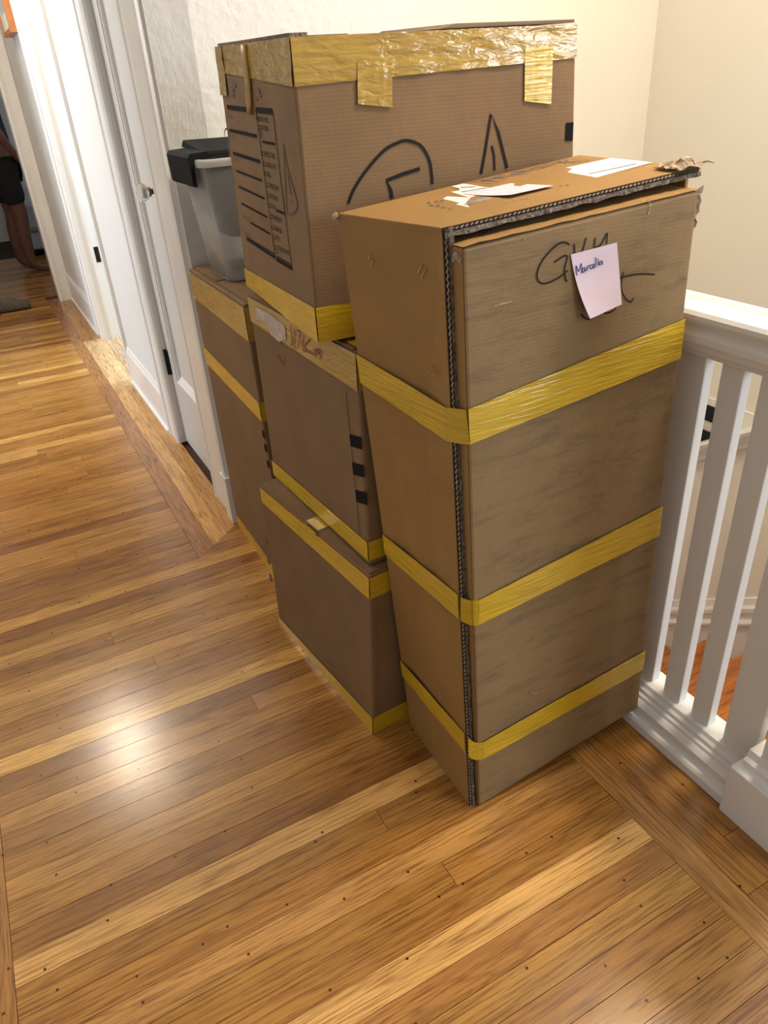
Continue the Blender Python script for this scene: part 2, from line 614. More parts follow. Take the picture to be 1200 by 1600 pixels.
        bpy.data.objects.remove(ob)
        bpy.data.curves.remove(cu)
        bpy.data.meshes.remove(me)
        return mb


# ================================================================== STRUCTURE
XW, YW = 0.515, 2.165            # hall side wall, and the plaster wall behind the cartons
XB = 1.034                       # hall face of the balusters
XS, YS = 2.25, 2.20              # stairwell: right wall, far wall
XE = 1.205                       # end of the far stairwell wall
ZC = 2.55

# ---- floor: strips across the hall, border boards round the edge
floor = struct(MB().box((-0.9, -1.2, -0.06), (1.075, YW, -0.0085)).box((-0.9, YW, -0.06), (XW + 0.12, 9.6, -0.0085)).build('floor', 'subfloor'))
PITCH_P = 0.0554
Y0 = 0.9595
GAP = 0.0005


def board(poly, col, mat='plank', name='plank', z=0.0, parent=None, dz=0.008):
    cx = sum(p[0] for p in poly) / len(poly)
    cy = sum(p[1] for p in poly) / len(poly)
    q = []
    for p in poly:
        dx, dy = p[0] - cx, p[1] - cy
        q.append((p[0] - math.copysign(GAP, dx), p[1] - math.copysign(GAP, dy)))
    o = MB().prism(q, z - dz, z, 'z').build(name, mat, parent or floor)
    o.color = (*col, 1)
    return o


LIGHT, MID, BROWN, DARK = (0.61, 0.345, 0.10), (0.435, 0.218, 0.057), (0.362, 0.170, 0.043), (0.285, 0.124, 0.032)


def tint(c, r=0.12):
    k = 1 + random.uniform(-r, r)
    return (min(1, c[0] * k), min(1, c[1] * k * random.uniform(0.97, 1.04)), c[2] * k * random.uniform(0.9, 1.15))


fixed = {-1: LIGHT, 0: DARK, 1: BROWN, 2: MID, -2: BROWN, -3: BROWN, -4: MID, -5: BROWN, -6: BROWN, -7: LIGHT, -8: BROWN, -9: MID,
         -10: BROWN, -11: DARK, -12: MID, 3: MID, 4: BROWN, 5: MID, 6: MID, 7: DARK, 8: LIGHT, 9: MID, 10: BROWN}
for k in range(-19, 95):
    y0 = Y0 + k * PITCH_P
    y1 = y0 + PITCH_P
    if k in fixed:
        c = fixed[k]
    else:
        c = random.choice([LIGHT, MID, MID, BROWN, MID, BROWN, DARK])
    xr = 0.806 if (y0 + y1) / 2 < 1.99 else 0.333
    xl = -0.302
    cuts = [xl, xr]
    if k not in (-1, -7) and random.random() < 0.34:
        cuts.insert(1, random.uniform(xl + 0.25, xr - 0.2))
    for a, b in zip(cuts, cuts[1:]):
        ya, yb = y0, y1
        if y0 < 1.983 < y1:
            pass
        board([(a, ya), (b, ya), (b, yb), (a, yb)], tint(c if len(cuts) == 2 else random.choice([c, c, MID, BROWN]), 0.08))
# border on the hall's other side
for n in range(10):
    x1 = -0.302 - n * PITCH_P
    for a, b in ((-1.1, 0.35), (0.35, 1.9), (1.9, 3.6), (3.6, 6.1)):
        board([(x1 - PITCH_P, a), (x1, a), (x1, b), (x1 - PITCH_P, b)], tint(BROWN), 'border', 'border_board')
# border by the balustrade
bw = (0.978 - 0.806) / 3
for n in range(3):
    x0 = 0.806 + n * bw
    for a, b in ((-0.6, 0.31 + 0.1 * n), (0.31 + 0.1 * n, 2.0121)):
        board([(x0, a), (x0 + bw, a), (x0 + bw, b), (x0, b)], tint([MID, BROWN, BROWN][n], 0.08), 'border', 'border_board')
# border round the plaster corner, mitred
bw = (XW - 0.333) / 3
cols = [(0.36, 0.17, 0.065), (0.58, 0.32, 0.10), (0.48, 0.25, 0.07)]
for n in range(3):
    x0, x1 = 0.333 + n * bw, 0.333 + (n + 1) * bw
    m0, m1 = 2.0121 + (x0 - 0.333) * 0.84, 2.0121 + (x1 - 0.333) * 0.84
    if n == 0:
        ends = [(m0, m1, 3.4), (3.4, 3.4, 6.1)]
    else:
        ends = [(m0, m1, 3.80)]
    for a, b, e in ends:
        board([(x0, a), (x1, b), (x1, e), (x0, e)], tint(cols[n], 0.05), 'border', 'border_board')
    board([(x0, 4.78), (x1, 4.78), (x1, 6.1), (x0, 6.1)], tint(MID, 0.05), 'border', 'border_board') if n else None
    board([(x0, m0), (0.978, m0), (0.978, m1), (x1, m1)], tint([BROWN, MID, BROWN][n], 0.05), 'plank', 'border_board')
# pale patch of newer boards before the open doorway
board([(0.394, 3.80), (0.455, 3.80), (0.455, 4.78), (0.394, 4.78)], (0.62, 0.40, 0.19), 'threshold', 'border_board')
board([(0.455, 3.80), (XW, 3.80), (XW, 4.78), (0.455, 4.78)], (0.66, 0.44, 0.22), 'threshold', 'border_board')

# ---- hall side wall with a closed door and an open doorway
T = 0.11
D1a, D1b = 2.40, 2.93            # closed door
D2a, D2b = 3.88, 4.74            # open doorway
ZD = 2.05
wall_r = MB()
wall_r.box((XW, YW, 0), (XW + T, D1a, ZC)).box((XW, D1a, ZD), (XW + T, D1b, ZC)).box((XW, D1b, 0), (XW + T, D2a, ZC))
wall_r.box((XW, D2a, ZD), (XW + T, D2b, ZC)).box((XW, D2b, 0), (XW + T, 6.02, ZC))
wall_right = struct(wall_r.build('wall_right', 'wallpaint'))
# plaster wall behind the cartons and its return to the stairwell
struct(MB().box((XW + 0.001, YW, 0), (XE, YW + 0.1, ZC)).box((1.10, YW, -2.2), (XE, YW + 0.1, 0)).build('wall_back', 'plaster'))
# plaster bead on the corner
# ---- closed door: stiles, rails, one sunk panel
xf = XW + 0.022
door = struct(MB().box((xf, D1a + 0.004, 0.012), (xf + 0.035, D1a + 0.085, ZD - 0.004)).box((xf, D1b - 0.085, 0.012), (xf + 0.035, D1b - 0.004, ZD - 0.004))
              .box((xf, D1a + 0.085, 0.012), (xf + 0.035, D1b - 0.085, 0.29)).box((xf, D1a + 0.085, ZD - 0.13), (xf + 0.035, D1b - 0.085, ZD - 0.004))
              .build('door_1', 'door'))
MB().box((xf + 0.016, D1a + 0.085, 0.29), (xf + 0.026, D1b - 0.085, ZD - 0.13)).build('panel', 'door', door)
a, b = D1a + 0.085, D1b - 0.085
sl = MB()
sl.prism([(xf, 0.29), (xf + 0.016, 0.29), (xf + 0.016, 0.318)], a, b, 'y')
sl.build('panel_ledge', 'trim', door)
for yy in (a, b - 0.012):
    MB().box((xf + 0.004, yy, 0.29), (xf + 0.016, yy + 0.012, ZD - 0.13)).build('panel_bead', 'trim', door)
kc = onx(247, 298, xf)
kc = np.array([xf, 2.475, 1.02])
MB().lathe([(0.024, 0.0), (0.024, -0.003), (0.018, -0.006), (0.009, -0.008), (0.008, -0.028), (0.014, -0.030), (0.014, -0.036)], kc, 'x').build('rosette', 'bronze', door, smooth=True)
MB().lathe([(0.010, -0.034), (0.020, -0.040), (0.027, -0.050), (0.027, -0.060), (0.019, -0.068), (0.006, -0.071)], kc, 'x', 12).build('door_knob', 'glass', door)
MB().lathe([(0.014, 0.0), (0.014, -0.003), (0.004, -0.004)], kc - np.array([0, 0, 0.06]), 'x').build('keyhole_plate', 'nickel', door)
for z in (0.305, 1.70):
    h = MB()
    h.box((xf - 0.006, D1b - 0.022, z), (xf, D1b - 0.002, z + 0.095))
    h.tube([(xf - 0.008, D1b - 0.004, z - 0.004), (xf - 0.008, D1b - 0.004, z + 0.099)], 0.006, 8)
    h.build('hinge', 'black_metal', door)


def casing(name, y0, y1, side, z1=ZD + 0.1):
    """upright casing with a back band and two beads; side +1: opening on the far side of it"""
    p = [(y0, XW + 0.002), (y0, XW - 0.016), (y0 + 0.012, XW - 0.020), (y0 + 0.024, XW - 0.016), (y0 + 0.028, XW - 0.011), (y1 - 0.03, XW - 0.011),
         (y1 - 0.024, XW - 0.015), (y1 - 0.010, XW - 0.015), (y1, XW - 0.008), (y1, XW + 0.002)]
    if side < 0:
        p = [(y0 + y1 - a_, b_) for a_, b_ in p]
    q = [(b_, a_) for a_, b_ in p]
    return struct(MB().prism(q, 0, z1, 'z').build(name, 'trim'))


casing('trim_1', YW + 0.012, D1a + 0.004, 1)
casing('trim_2', D1b - 0.004, D1b + 0.135, -1)
casing('trim_3', D2b - 0.006, D2b + 0.15, -1)
casing('trim_4', D2a - 0.055, D2a + 0.004, 1)
struct(MB().box((XW - 0.014, YW + 0.012, ZD), (XW + 0.002, D1b + 0.135, ZD + 0.1)).build('trim_5', 'trim'))
struct(MB().box((XW - 0.014, D2a - 0.055, ZD), (XW + 0.002, D2b + 0.15, ZD + 0.1)).build('trim_6', 'trim'))
# jambs of the open doorway, a hinge leaf left on the far one
j = struct(MB().box((XW - 0.004, D2b - 0.018, 0), (XW + T + 0.004, D2b, ZD)).box((XW + 0.045, D2b - 0.030, 0), (XW + 0.062, D2b - 0.018, ZD)).build('trim_7', 'trim'))
for z in (0.47, 1.80):
    MB().box((XW + 0.066, D2b - 0.0205, z - 0.02), (XW + 0.092, D2b - 0.018, z + 0.065)).build('hinge', 'black_metal', j)
struct(MB().box((XW - 0.004, D2a, 0), (XW + T + 0.004, D2a + 0.018, ZD)).build('trim_8', 'trim'))
# baseboards
bbp = [(XW + 0.002, 0), (XW - 0.024, 0), (XW - 0.024, 0.012), (XW - 0.014, 0.018), (XW - 0.014, 0.165), (XW - 0.008, 0.175), (XW - 0.004, 0.188), (XW + 0.002, 0.19)]
struct(MB().prism(bbp, D1b + 0.135, D2a - 0.055, 'y').build('baseboard_right', 'trim'))
struct(MB().prism(bbp, D2b + 0.15, 6.0, 'y').build('baseboard_far', 'trim'))
struct(MB().box((XW + 0.03, YW - 0.014, 0), (0.99, YW + 0.002, 0.15)).build('baseboard_back', 'trim'))
# small plinth where wall meets the corner
struct(MB().box((XW - 0.022, YW - 0.003, 0), (XW + 0.004, YW + 0.06, 0.17)).build('trim_9', 'trim'))
# ---- end of the hall: wall with a doorway to the end room
YE = 6.0
struct(MB().box((XW - 0.055, YE, 0), (XW + T, YE + 0.12, ZC)).box((-0.9, YE, 2.05), (XW - 0.055, YE + 0.12, ZC)).box((-0.9, YE, 0), (-0.42, YE + 0.12, 2.05)).build('wall_end', 'wallpaint'))
struct(MB().prism([(XW - 0.10, YE + 0.002), (XW - 0.10, YE - 0.018), (XW - 0.085, YE - 0.022), (XW - 0.06, YE - 0.014), (XW - 0.004, YE - 0.012), (XW - 0.004, YE + 0.002)], 0, 2.12, 'z').build('trim_10', 'trim'))
struct(MB().box((XW - 0.10, YE - 0.004, 0), (XW - 0.055, YE + 0.124, 2.05)).build('trim_11', 'trim'))
struct(MB().box((-2.2, 9.3, 0), (2.6, 9.4, ZC)).box((2.5, 6.12, 0), (2.6, 9.3, ZC)).build('wall_far', 'wallpaint'))
struct(MB().box((XW + T, 6.02, -0.06), (2.5, 9.3, -0.002)).box((-2.2, 6.12, -0.06), (-0.9, 9.3, -0.002)).build('floor_end_room', 'subfloor'))
# strips of the end room floor
for k in range(95, 130):
    y0 = Y0 + k * PITCH_P
    board([(-0.9, y0), (0.635, y0), (0.635, y0 + PITCH_P), (-0.9, y0 + PITCH_P)], tint(random.choice([BROWN, DARK, MID])))
# ---- side room behind the open doorway
fs = struct(MB().box((XW + T + 0.001, 3.0, -0.06), (2.6, 5.6, -0.009)).build('floor_side_room', 'subfloor'))
for n in range(10):
    x0 = XW + T + 0.001 + n * 0.06 - 0.11
    board([(x0, 3.7), (x0 + 0.06, 3.7), (x0 + 0.06, 5.5), (x0, 5.5)], tint((0.58, 0.39, 0.2), 0.06), 'threshold', 'plank', parent=fs)
struct(MB().box((XW + T, 5.55, 0), (2.6, 5.65, ZC)).box((2.6, 3.0, 0), (2.7, 5.6, ZC)).build('wall_side_room', 'wallpaint'))
# ---- ceiling
struct(MB().box((-0.9, 1.2, ZC), (2.7, 9.4, ZC + 0.08)).box((0.9, -1.2, ZC + 0.03), (2.1, 1.2, ZC + 0.08)).build('ceiling', 'ceiling'))
# hall's other wall, far part
struct(MB().box((-0.99, 2.4, 0), (-0.9, 3.5, ZC)).box((-0.99, 4.9, 0), (-0.9, 9.4, ZC)).box((-0.99, 3.5, 2.1), (-0.9, 4.9, ZC)).build('wall_left', 'wallpaint'))

# ---- stairwell
struct(MB().box((XE, YS, -2.2), (XS + 0.1, YS + 0.1, ZC)).build('wall_stair_back', 'cream'))
ws = struct(MB().box((XS, 0.35, -2.2), (XS + 0.1, YS, ZC)).build('wall_stair_right', 'cream'))
# stringer wall under the hall floor edge
struct(MB().box((1.076, -1.2, -2.2), (1.098, YS, 0.0)).build('wall_stair_left', 'cream'))
stairs = struct(MB().box((1.10, -1.2, -0.06), (XS, 0.25, -0.009)).build('floor_stair_head', 'subfloor'))
board([(1.10, -1.1), (XS, -1.1), (XS, 0.25), (1.10, 0.25)], MID, 'tread', 'landing_board', parent=stairs)
st = struct(empty('stairs', (1.55, 1.1, -1.0)))
for k in range(0, 9):
    y0, z = 0.28 + 0.25 * k, -0.17 * (k + 1)
    if y0 > 2.0:
        break
    y1 = min(y0 + 0.25, YS - 0.002)
    t = MB().box((1.102, y0 - 0.03, z - 0.028), (XS - 0.022, y1 + 0.002, z)).build('tread', 'tread', st, bevel=0.004)
    t.color = (*tint((0.46, 0.17, 0.045), 0.06), 1)
    t = MB().box((1.102, y0 - 0.018, z), (XS - 0.022, y0 - 0.002, z + 0.142)).build('riser', 'tread', st)
    t.color = (*tint((0.46, 0.18, 0.05), 0.06), 1)


def slope_strip(name, za, h, depth, mat, y0=0.1, y1=YS, prof=None):
    """moulding that follows the stairs along the right wall; za = height of its underside at y = 1.43"""
    q = []
    for yy in (y0, y1):
        z = za - 0.68 * (yy - 1.43)
        for (d, t) in prof:
            q.append((XS - d, yy, z + t))
    n = len(prof)
    f = [tuple(range(n)), tuple(range(2 * n - 1, n - 1, -1))] + [(i, n + i, n + (i + 1) % n, (i + 1) % n) for i in range(n)]
    return MB().add(q, f).build(name, mat)


struct(slope_strip('baseboard_stair', -0.775, 0, 0, 'trim', prof=[(-0.002, -0.2), (0.018, -0.2), (0.018, 0.07), (0.030, 0.075), (0.030, 0.085), (0.016, 0.10), (0.016, 0.125),
       (0.024, 0.135), (0.024, 0.155), (0.014, 0.17), (0.010, 0.20), (-0.002, 0.205)]))
rail2 = struct(slope_strip('trim_12', 0.115, 0, 0, 'trim', prof=[(-0.002, 0), (0.02, 0), (0.024, 0.012), (0.018, 0.018), (0.03, 0.03), (0.045, 0.05), (0.05, 0.065), (0.044, 0.078), (-0.002, 0.085)]))
struct(MB().box((XS - 0.006, 1.15, 0.06), (XS + 0.001, YS, 0.172)).build('trim_13', 'cream'))
for i_, (ya, za) in enumerate(((1.66, 0.085), (1.66, -0.02))):
    wp = MB().box((XS - 0.012, ya, za), (XS + 0.001, ya + 0.08, za + 0.06)).build('wall_plate', 'black_metal')
    tag(wp, ['small black plate on stairwell wall, the upper of two', 'small black plate on stairwell wall, the lower of two just above the sloping moulding'][i_], 'wall plate', 'black plates on the stairwell wall')

# ---- balustrade: base moulding, balusters, handrail, newel
bal = tag(empty('stair_balustrade', (1.04, 1.2, 0)), 'white painted stair balustrade with flat square balusters beside the tall carton', 'balustrade')
bp_ = [(0.974, 0.0), (0.974, 0.020), (0.978, 0.026), (0.986, 0.030), (0.988, 0.034), (0.988, 0.052), (0.994, 0.058), (1.000, 0.062), (1.002, 0.068), (1.008, 0.070), (1.010, 0.078),
       (1.016, 0.082), (1.020, 0.090), (1.074, 0.092), (1.074, 0.0)]
MB().prism(bp_, 0.558, YW - 0.001, 'y').build('base_moulding', 'trim', bal)
rp = [(1.022, 0.838), (1.020, 0.846), (1.010, 0.851), (1.007, 0.860), (1.001, 0.866), (1.000, 0.877), (1.006, 0.882), (1.012, 0.887), (1.008, 0.893), (1.000, 0.898), (0.997, 0.904), (0.997, 0.911),
      (1.002, 0.917), (1.020, 0.918), (1.028, 0.913), (1.040, 0.916), (1.058, 0.916), (1.068, 0.913), (1.076, 0.918), (1.094, 0.917), (1.099, 0.911), (1.099, 0.904), (1.088, 0.890), (1.096, 0.872), (1.086, 0.851), (1.074, 0.838)]
MB().prism(rp, 0.545, YW - 0.001, 'y').build('handrail', 'trim', bal, smooth=False)
for k in range(0, 20):
    y0 = 0.6645 + k * 0.0755
    if y0 + 0.043 > YW - 0.01:
        break
    if k == 3:
        continue
    MB().box((XB, y0, 0.088), (XB + 0.022, y0 + (0.112 if k == 2 else 0.043), 0.842)).build('baluster', 'trim', bal, bevel=0.0015)
MB().box((XB, 0.558, 0.088), (XB + 0.022, 0.628, 0.842)).build('half_newel', 'trim', bal, bevel=0.0015)
# newel post with moulded plinth
nw = tag(empty('newel_post', (1.035, 0.485, 0)), 'white square newel post on a moulded plinth at the end of the balustrade', 'newel post')
MB().box((0.962, 0.412, 0), (1.108, 0.557, 0.125)).build('plinth', 'trim', nw, bevel=0.002)
MB().prism([(0.962, 0.125), (0.972, 0.125), (0.978, 0.135), (0.978, 0.145), (0.986, 0.150), (0.990, 0.165), (1.08, 0.165), (1.084, 0.150), (1.092, 0.145), (1.092, 0.135), (1.098, 0.125)][1:], 0.425, 0.545, 'y').build('plinth_moulding', 'trim', nw)
MB().box((0.996, 0.445, 0.165), (1.074, 0.525, 1.06)).build('shaft', 'trim', nw, bevel=0.003)
MB().box((0.98, 0.43, 1.06), (1.09, 0.54, 1.085)).build('cap', 'trim', nw, bevel=0.006)


# ---- lamps of the place
def ceiling_lamp(name, loc, label, power, col):
    t = tag(empty(name, loc), label, 'lamp')
    MB().lathe([(0.15, 0.0), (0.15, -0.02), (0.135, -0.03)], loc, 'z', 32).build('canopy', 'nickel', t, smooth=True)
    MB().lathe([(0.13, -0.028), (0.125, -0.06), (0.09, -0.085), (0.03, -0.098), (0.005, -0.1)], loc, 'z', 32).build('glass_shade', 'lamp_glass', t, smooth=True)
    d = bpy.data.lights.new(name + '_bulb', 'POINT')
    d.energy, d.color, d.shadow_soft_size = power, col, 0.09
    o = bpy.data.objects.new(name + '_bulb', d)
    o.location = (loc[0], loc[1], loc[2] - 0.2)
    finish(o, t)
    return t


ceiling_lamp('ceiling_lamp', (-0.06, 3.85, ZC), 'round glass ceiling lamp over the hall', 44, (1.0, 0.86, 0.68))
ceiling_lamp('stairwell_lamp', (1.48, 0.66, ZC + 0.03), 'round glass ceiling lamp over the stairwell', 72, (1.0, 0.88, 0.72))


# ================================================================== CARTONS
def carton_thing(name, c, label, group=None):
    base = (c.c[(0, 0, 0)] + c.c[(1, 1, 0)]) / 2
    return tag(empty(name, tuple(base)), label, 'carton', group)


def tape(c, parent, parts, mat='tape', wr=0.0, name='tape', off=0.0012, uvq=False, nu=14):
    mb = MB()
    for i, (face, quad) in enumerate(parts):
        c.patch(mb, face, quad, off=off, wr=wr, uvq=uvq, nu=nu, seed=i * 3.3 + random.random() * 9)
    return mb.build(name, mat, parent, smooth=True, recalc=True)


# ---- lower carton of the stack (B)
b00, b01 = onz(583, 1147), onz(437, 972)
tB0, tB1 = ony(577, 899, b00[1]), ony(406, 757, b01[1])
dxy = np.array([0.448, 0.042, 0])
cB = Carton({(0, 0, 0): b00, (0, 1, 0): b01, (1, 0, 0): b00 + dxy * 0.95, (1, 1, 0): b01 + dxy * 0.95,
             (0, 0, 1): tB0, (0, 1, 1): tB1, (1, 0, 1): tB0 + dxy, (1, 1, 1): tB1 + dxy})
tB = carton_thing('moving_carton', cB, 'brown moving carton on the floor at the bottom of the front stack')
cB.body('body', 'kraft', tB)
# lid flaps lie a little proud, thick edges showing
cB.slab('flap', 'kraft', tB, (0.004, 0.004, 1.0), (0.996, 0.497, 1.010))
cB.slab('flap', 'kraft', tB, (0.004, 0.503, 1.0), (0.996, 0.996, 1.010))
tape(cB, tB, [('L', [(0, 0.865), (1, 0.885), (1, 0.985), (0, 0.985)]), ('F', [(0, 0.865), (0.9, 0.87), (0.9, 0.985), (0, 0.985)])], uvq=True, wr=0.0012)
tape(cB, tB, [('L', [(0, 0.0), (1, 0.0), (1, 0.045), (0, 0.115)]), ('F', [(0, 0.0), (0.9, 0.0), (0.9, 0.10), (0, 0.115)])], uvq=True, wr=0.001)
q = [cB.uv('L', 478, 815), cB.uv('L', 497, 832)]
tape(cB, tB, [('L', [(q[1][0], 0.97), (q[0][0], 0.97), (q[0][0], 1.006), (q[1][0], 1.006)]), ('T', [(0.0, q[1][0]), (0.0, q[0][0]), (0.12, q[0][0]), (0.12, q[1][0])])], uvq=True, name='tape_tab', off=0.006)
mb = MB()
for y in (838, 868, 895):
    mb = MB()
    cB.poly(mb, 'L', [(414 + (y - 838) * 0.12, y), (418 + (y - 838) * 0.12, y + 3), (420 + (y - 838) * 0.12, y + 15), (416 + (y - 838) * 0.12, y + 12)])
    mb.build('printed_mark', 'ink_soft', tB)
mb = MB()
cB.stroke(mb, 'F', [(0.035, 0.86), (0.035, 0.12)], 0.003, uvq=True)
mb.build('crease', 'kraft_in', tB)

# ---- middle carton of the stack (C)
zC = float(max(tB0[2], tB1[2])) + 0.006
c00, c01 = onz(577, 885, zC), onz(428.5, 742, zC)
tC0, tC1 = ony(556, 551, c00[1]), ony(387, 462, c01[1])
zt = (tC0[2] + tC1[2]) / 2
dxy = np.array([0.44, 0.016, 0])
cC = Carton({(0, 0, 0): c00, (0, 1, 0): c01, (1, 0, 0): c00 + dxy, (1, 1, 0): c01 + dxy,
             (0, 0, 1): tC0, (0, 1, 1): tC1, (1, 0, 1): tC0 + dxy, (1, 1, 1): tC1 + dxy})
tC = carton_thing('moving_carton', cC, 'brown moving carton with three black squares down its near edge, middle of the front stack')
cC.body('body', 'kraft', tC, bevel=0.006)
cC.slab('flap', 'kraft', tC, (0.004, 0.03, 1.0), (0.996, 0.497, 1.007))
cC.slab('flap', 'kraft', tC, (0.004, 0.503, 1.0), (0.996, 0.996, 1.007))
tape(cC, tC, [('L', [(0.0, 0.84), (1.0, 0.875), (1.0, 0.995), (0.0, 0.995)]), ('F', [(0.0, 0.84), (0.9, 0.85), (0.9, 0.99), (0.0, 0.995)])], 'tape_clear', uvq=True, wr=0.0014)
tape(cC, tC, [('L', [(0.0, 0.03), (1.0, 0.0), (1.0, 0.095), (0.0, 0.13)]), ('F', [(0.0, 0.03), (0.9, 0.03), (0.9, 0.125), (0.0, 0.13)])], uvq=True, wr=0.0012)
tape(cC, tC, [('T', [(0.02, 0.0), (0.6, 0.0), (0.6, 0.12), (0.02, 0.12)])], uvq=True, name='tape', off=0.005)
# pale label and red lettering under the tape
mb = MB()
cC.poly(mb, 'L', [(400, 478), (421, 489), (447, 508), (449, 530), (438, 534), (425, 522), (418, 505), (403, 497)], off=0.0032)
mb.build('paper_label', 'taped_paper', tC)
mb = MB()
for pts in ([(455, 508), (458, 532), (456, 540)], [(462, 513), (462, 545)], [(466, 516), (470, 520), (468, 543)], [(476, 522), (475, 545), (482, 548)], [(486, 530), (478, 540), (483, 549), (494, 553)],
            [(492, 545), (500, 553), (497, 548), (495, 558)], [(497, 545), (503, 548), (502, 562)], [(431, 552), (435, 562), (436, 555), (440, 566), (443, 567), (444, 553)]):
    mb = MB()
    cC.stroke(mb, 'L', pts, 0.0035, off=0.0034)
    mb.build('red_letter', 'red_ink', tC)
for y, x in ((678, 547), (722, 551), (765, 556)):
    mb = MB()
    cC.poly(mb, 'L', [(x, y), (x + 18, y + 5), (x + 19.5, y + 24), (x + 2, y + 19)])
    mb.build('black_square', 'ink', tC)
mb = MB()
cC.stroke(mb, 'L', [(540, 610), (563, 842)], 0.003, smooth=False)
mb.build('crease', 'kraft_in', tC)

# ---- tall carton at the back by the plaster wall (A)
a01 = np.array([0.505, YW - 0.022, 0.0])
a00 = np.array([0.500, 1.655, 0.0])
zA = 0.848
dxy = np.array([0.42, 0.0, 0])
up = np.array([-0.004, 0.0, zA])
cA = Carton({(0, 0, 0): a00, (0, 1, 0): a01, (1, 0, 0): a00 + dxy, (1, 1, 0): a01 + dxy,
             (0, 0, 1): a00 + up, (0, 1, 1): a01 + up, (1, 0, 1): a00 + dxy + up, (1, 1, 1): a01 + dxy + up})
tA = carton_thing('tall_moving_carton', cA, 'tall brown moving carton beside the white door, with the clear bin on top')
cA.body('body', 'kraft', tA)
cA.slab('flap', 'kraft', tA, (0.03, 0.004, 1.0), (0.996, 0.52, 1.004))
cA.slab('flap', 'kraft', tA, (0.03, 0.53, 1.0), (0.996, 0.996, 1.006))
tape(cA, tA, [('L', [(0.0, 0.895), (1.0, 0.905), (1.0, 0.992), (0.0, 0.992)]), ('F', [(0.0, 0.895), (0.9, 0.895), (0.9, 0.99), (0.0, 0.99)])], 'tape_clear', uvq=True, wr=0.0014)
tape(cA, tA, [('L', [(0.0, 0.655), (1.0, 0.675), (1.0, 0.735), (0.0, 0.715)]), ('F', [(0.0, 0.655), (0.9, 0.655), (0.9, 0.715), (0.0, 0.715)])], uvq=True, wr=0.0014)
tape(cA, tA, [('L', [(0.0, 0.0), (1.0, 0.0), (1.0, 0.055), (0.0, 0.055)]), ('F', [(0.0, 0.0), (0.9, 0.0), (0.9, 0.05), (0.0, 0.055)])], uvq=True, wr=0.001)
for v in (0.60, 0.555, 0.50):
    mb = MB()
    cA.patch(mb, 'L', [(0.0, v), (0.03, v), (0.03, v + 0.025), (0.0, v + 0.025)], uvq=True, nu=1, nv=1)
    mb.build('printed_mark', 'ink', tA)

# ---- big carton on top (D)
zD = zt + 0.010
d00, d01 = onz(498, 536, zD), onz(386, 446, zD)
tD0, tD1 = ony(453, 58, d00[1] + 0.004), ony(337, 73, d01[1])
tDr = ony(901, 37, d00[1] - 0.035)
dw = tDr - tD0
cD = Carton({(0, 0, 0): d00, (0, 1, 0): d01, (1, 0, 0): np.array([0.990, d00[1] + dw[1], zD]), (1, 1, 0): np.array([0.988, d01[1] + dw[1], zD]),
             (0, 0, 1): tD0, (0, 1, 1): tD1, (1, 0, 1): tDr, (1, 1, 1): np.array([0.985, d01[1] + dw[1], tD1[2] + dw[2] * 0.6])})
tD = carton_thing('moving_carton', cD, 'large brown moving carton with printed checklist and taped rim, on top of the stack')
cD.body('body', 'kraft', tD)
# lid flaps standing slightly open, their dark undersides showing
cD.slab('flap', 'kraft_in', tD, (0.0, 0.30, 1.0), (0.30, 0.96, 1.010))
mb = MB()
mb.hexa([cD.at(*q) for q in ((0.50, 0.02, 1.004), (0.995, 0.005, 1.004), (0.99, 0.5, 1.006), (0.5, 0.5, 1.006), (0.56, 0.02, 1.018), (0.995, 0.005, 1.014), (0.99, 0.5, 1.018), (0.52, 0.5, 1.016))])
mb.build('flap', 'kraft_in', tD)
mb = MB()
mb.hexa([cD.at(*q) for q in ((0.0, 0.02, 1.0), (0.06, 0.02, 1.0), (0.06, 0.55, 1.0), (0.0, 0.55, 1.0), (0.0, 0.02, 1.012), (0.06, 0.02, 1.012), (0.06, 0.58, 1.010), (0.0, 0.58, 1.010))])
mb.build('flap_edge', 'edge_dark', tD)
tape(cD, tD, [('L', [(0.0, 0.862), (0.93, 0.905), (0.93, 1.0), (0.0, 1.0)]), ('F', [(0.0, 0.862), (1.0, 0.892), (1.0, 1.0), (0.0, 1.0)])], 'tape_clear', uvq=True, wr=0.003, nu=30)
tape(cD, tD, [('L', [(0.88, 0.82), (1.0, 0.82), (1.0, 1.0), (0.88, 1.0)])], 'tape_clear', uvq=True, wr=0.003, off=0.002)
tape(cD, tD, [('F', [(558, 163), (612, 168), (611, 90), (557, 95)])], 'tape_clear', wr=0.0015, off=0.0026, name='tape_strip')
tape(cD, tD, [('F', [(818, 158), (860, 163), (863, 70), (819, 75)])], 'tape', wr=0.0008, off=0.0026, name='tape_strip')
tape(cD, tD, [('L', [(0.0, 0.0), (1.0, 0.0), (1.0, 0.085), (0.0, 0.135)]), ('F', [(0.0, 0.0), (0.9, 0.0), (0.9, 0.12), (0.0, 0.135)])], uvq=True, wr=0.002, nu=24)
# folded tape end hanging over the form
mb = MB()
ua = [cD.uv('L', x, y) for x, y in ((384, 70), (387, 100), (391, 130), (393, 160), (395, 178))]
for side in (-1, 1):
    mb.tube([cD.pt('L', a_[0] + side * (0.017 if i < 4 else 0.006), a_[1], 0.004 + 0.003 * (i == 4)) for i, a_ in enumerate(ua)], 0.0032, 6)
mb.tube([cD.pt('L', a_[0], a_[1], 0.002) for a_ in ua], [0.006, 0.006, 0.007, 0.008, 0.004], 6)
mb.build('hanging_tape_end', 'tape_clear', tD, smooth=True)
# black square by the right edge
mb = MB()
cD.poly(mb, 'F', [(884, 192), (895.5, 191), (894, 220), (883, 220)])
mb.build('black_square', 'ink', tD)


def P345(x, y):
    return (345 + x / 5.714, 150 + y / 5.714)


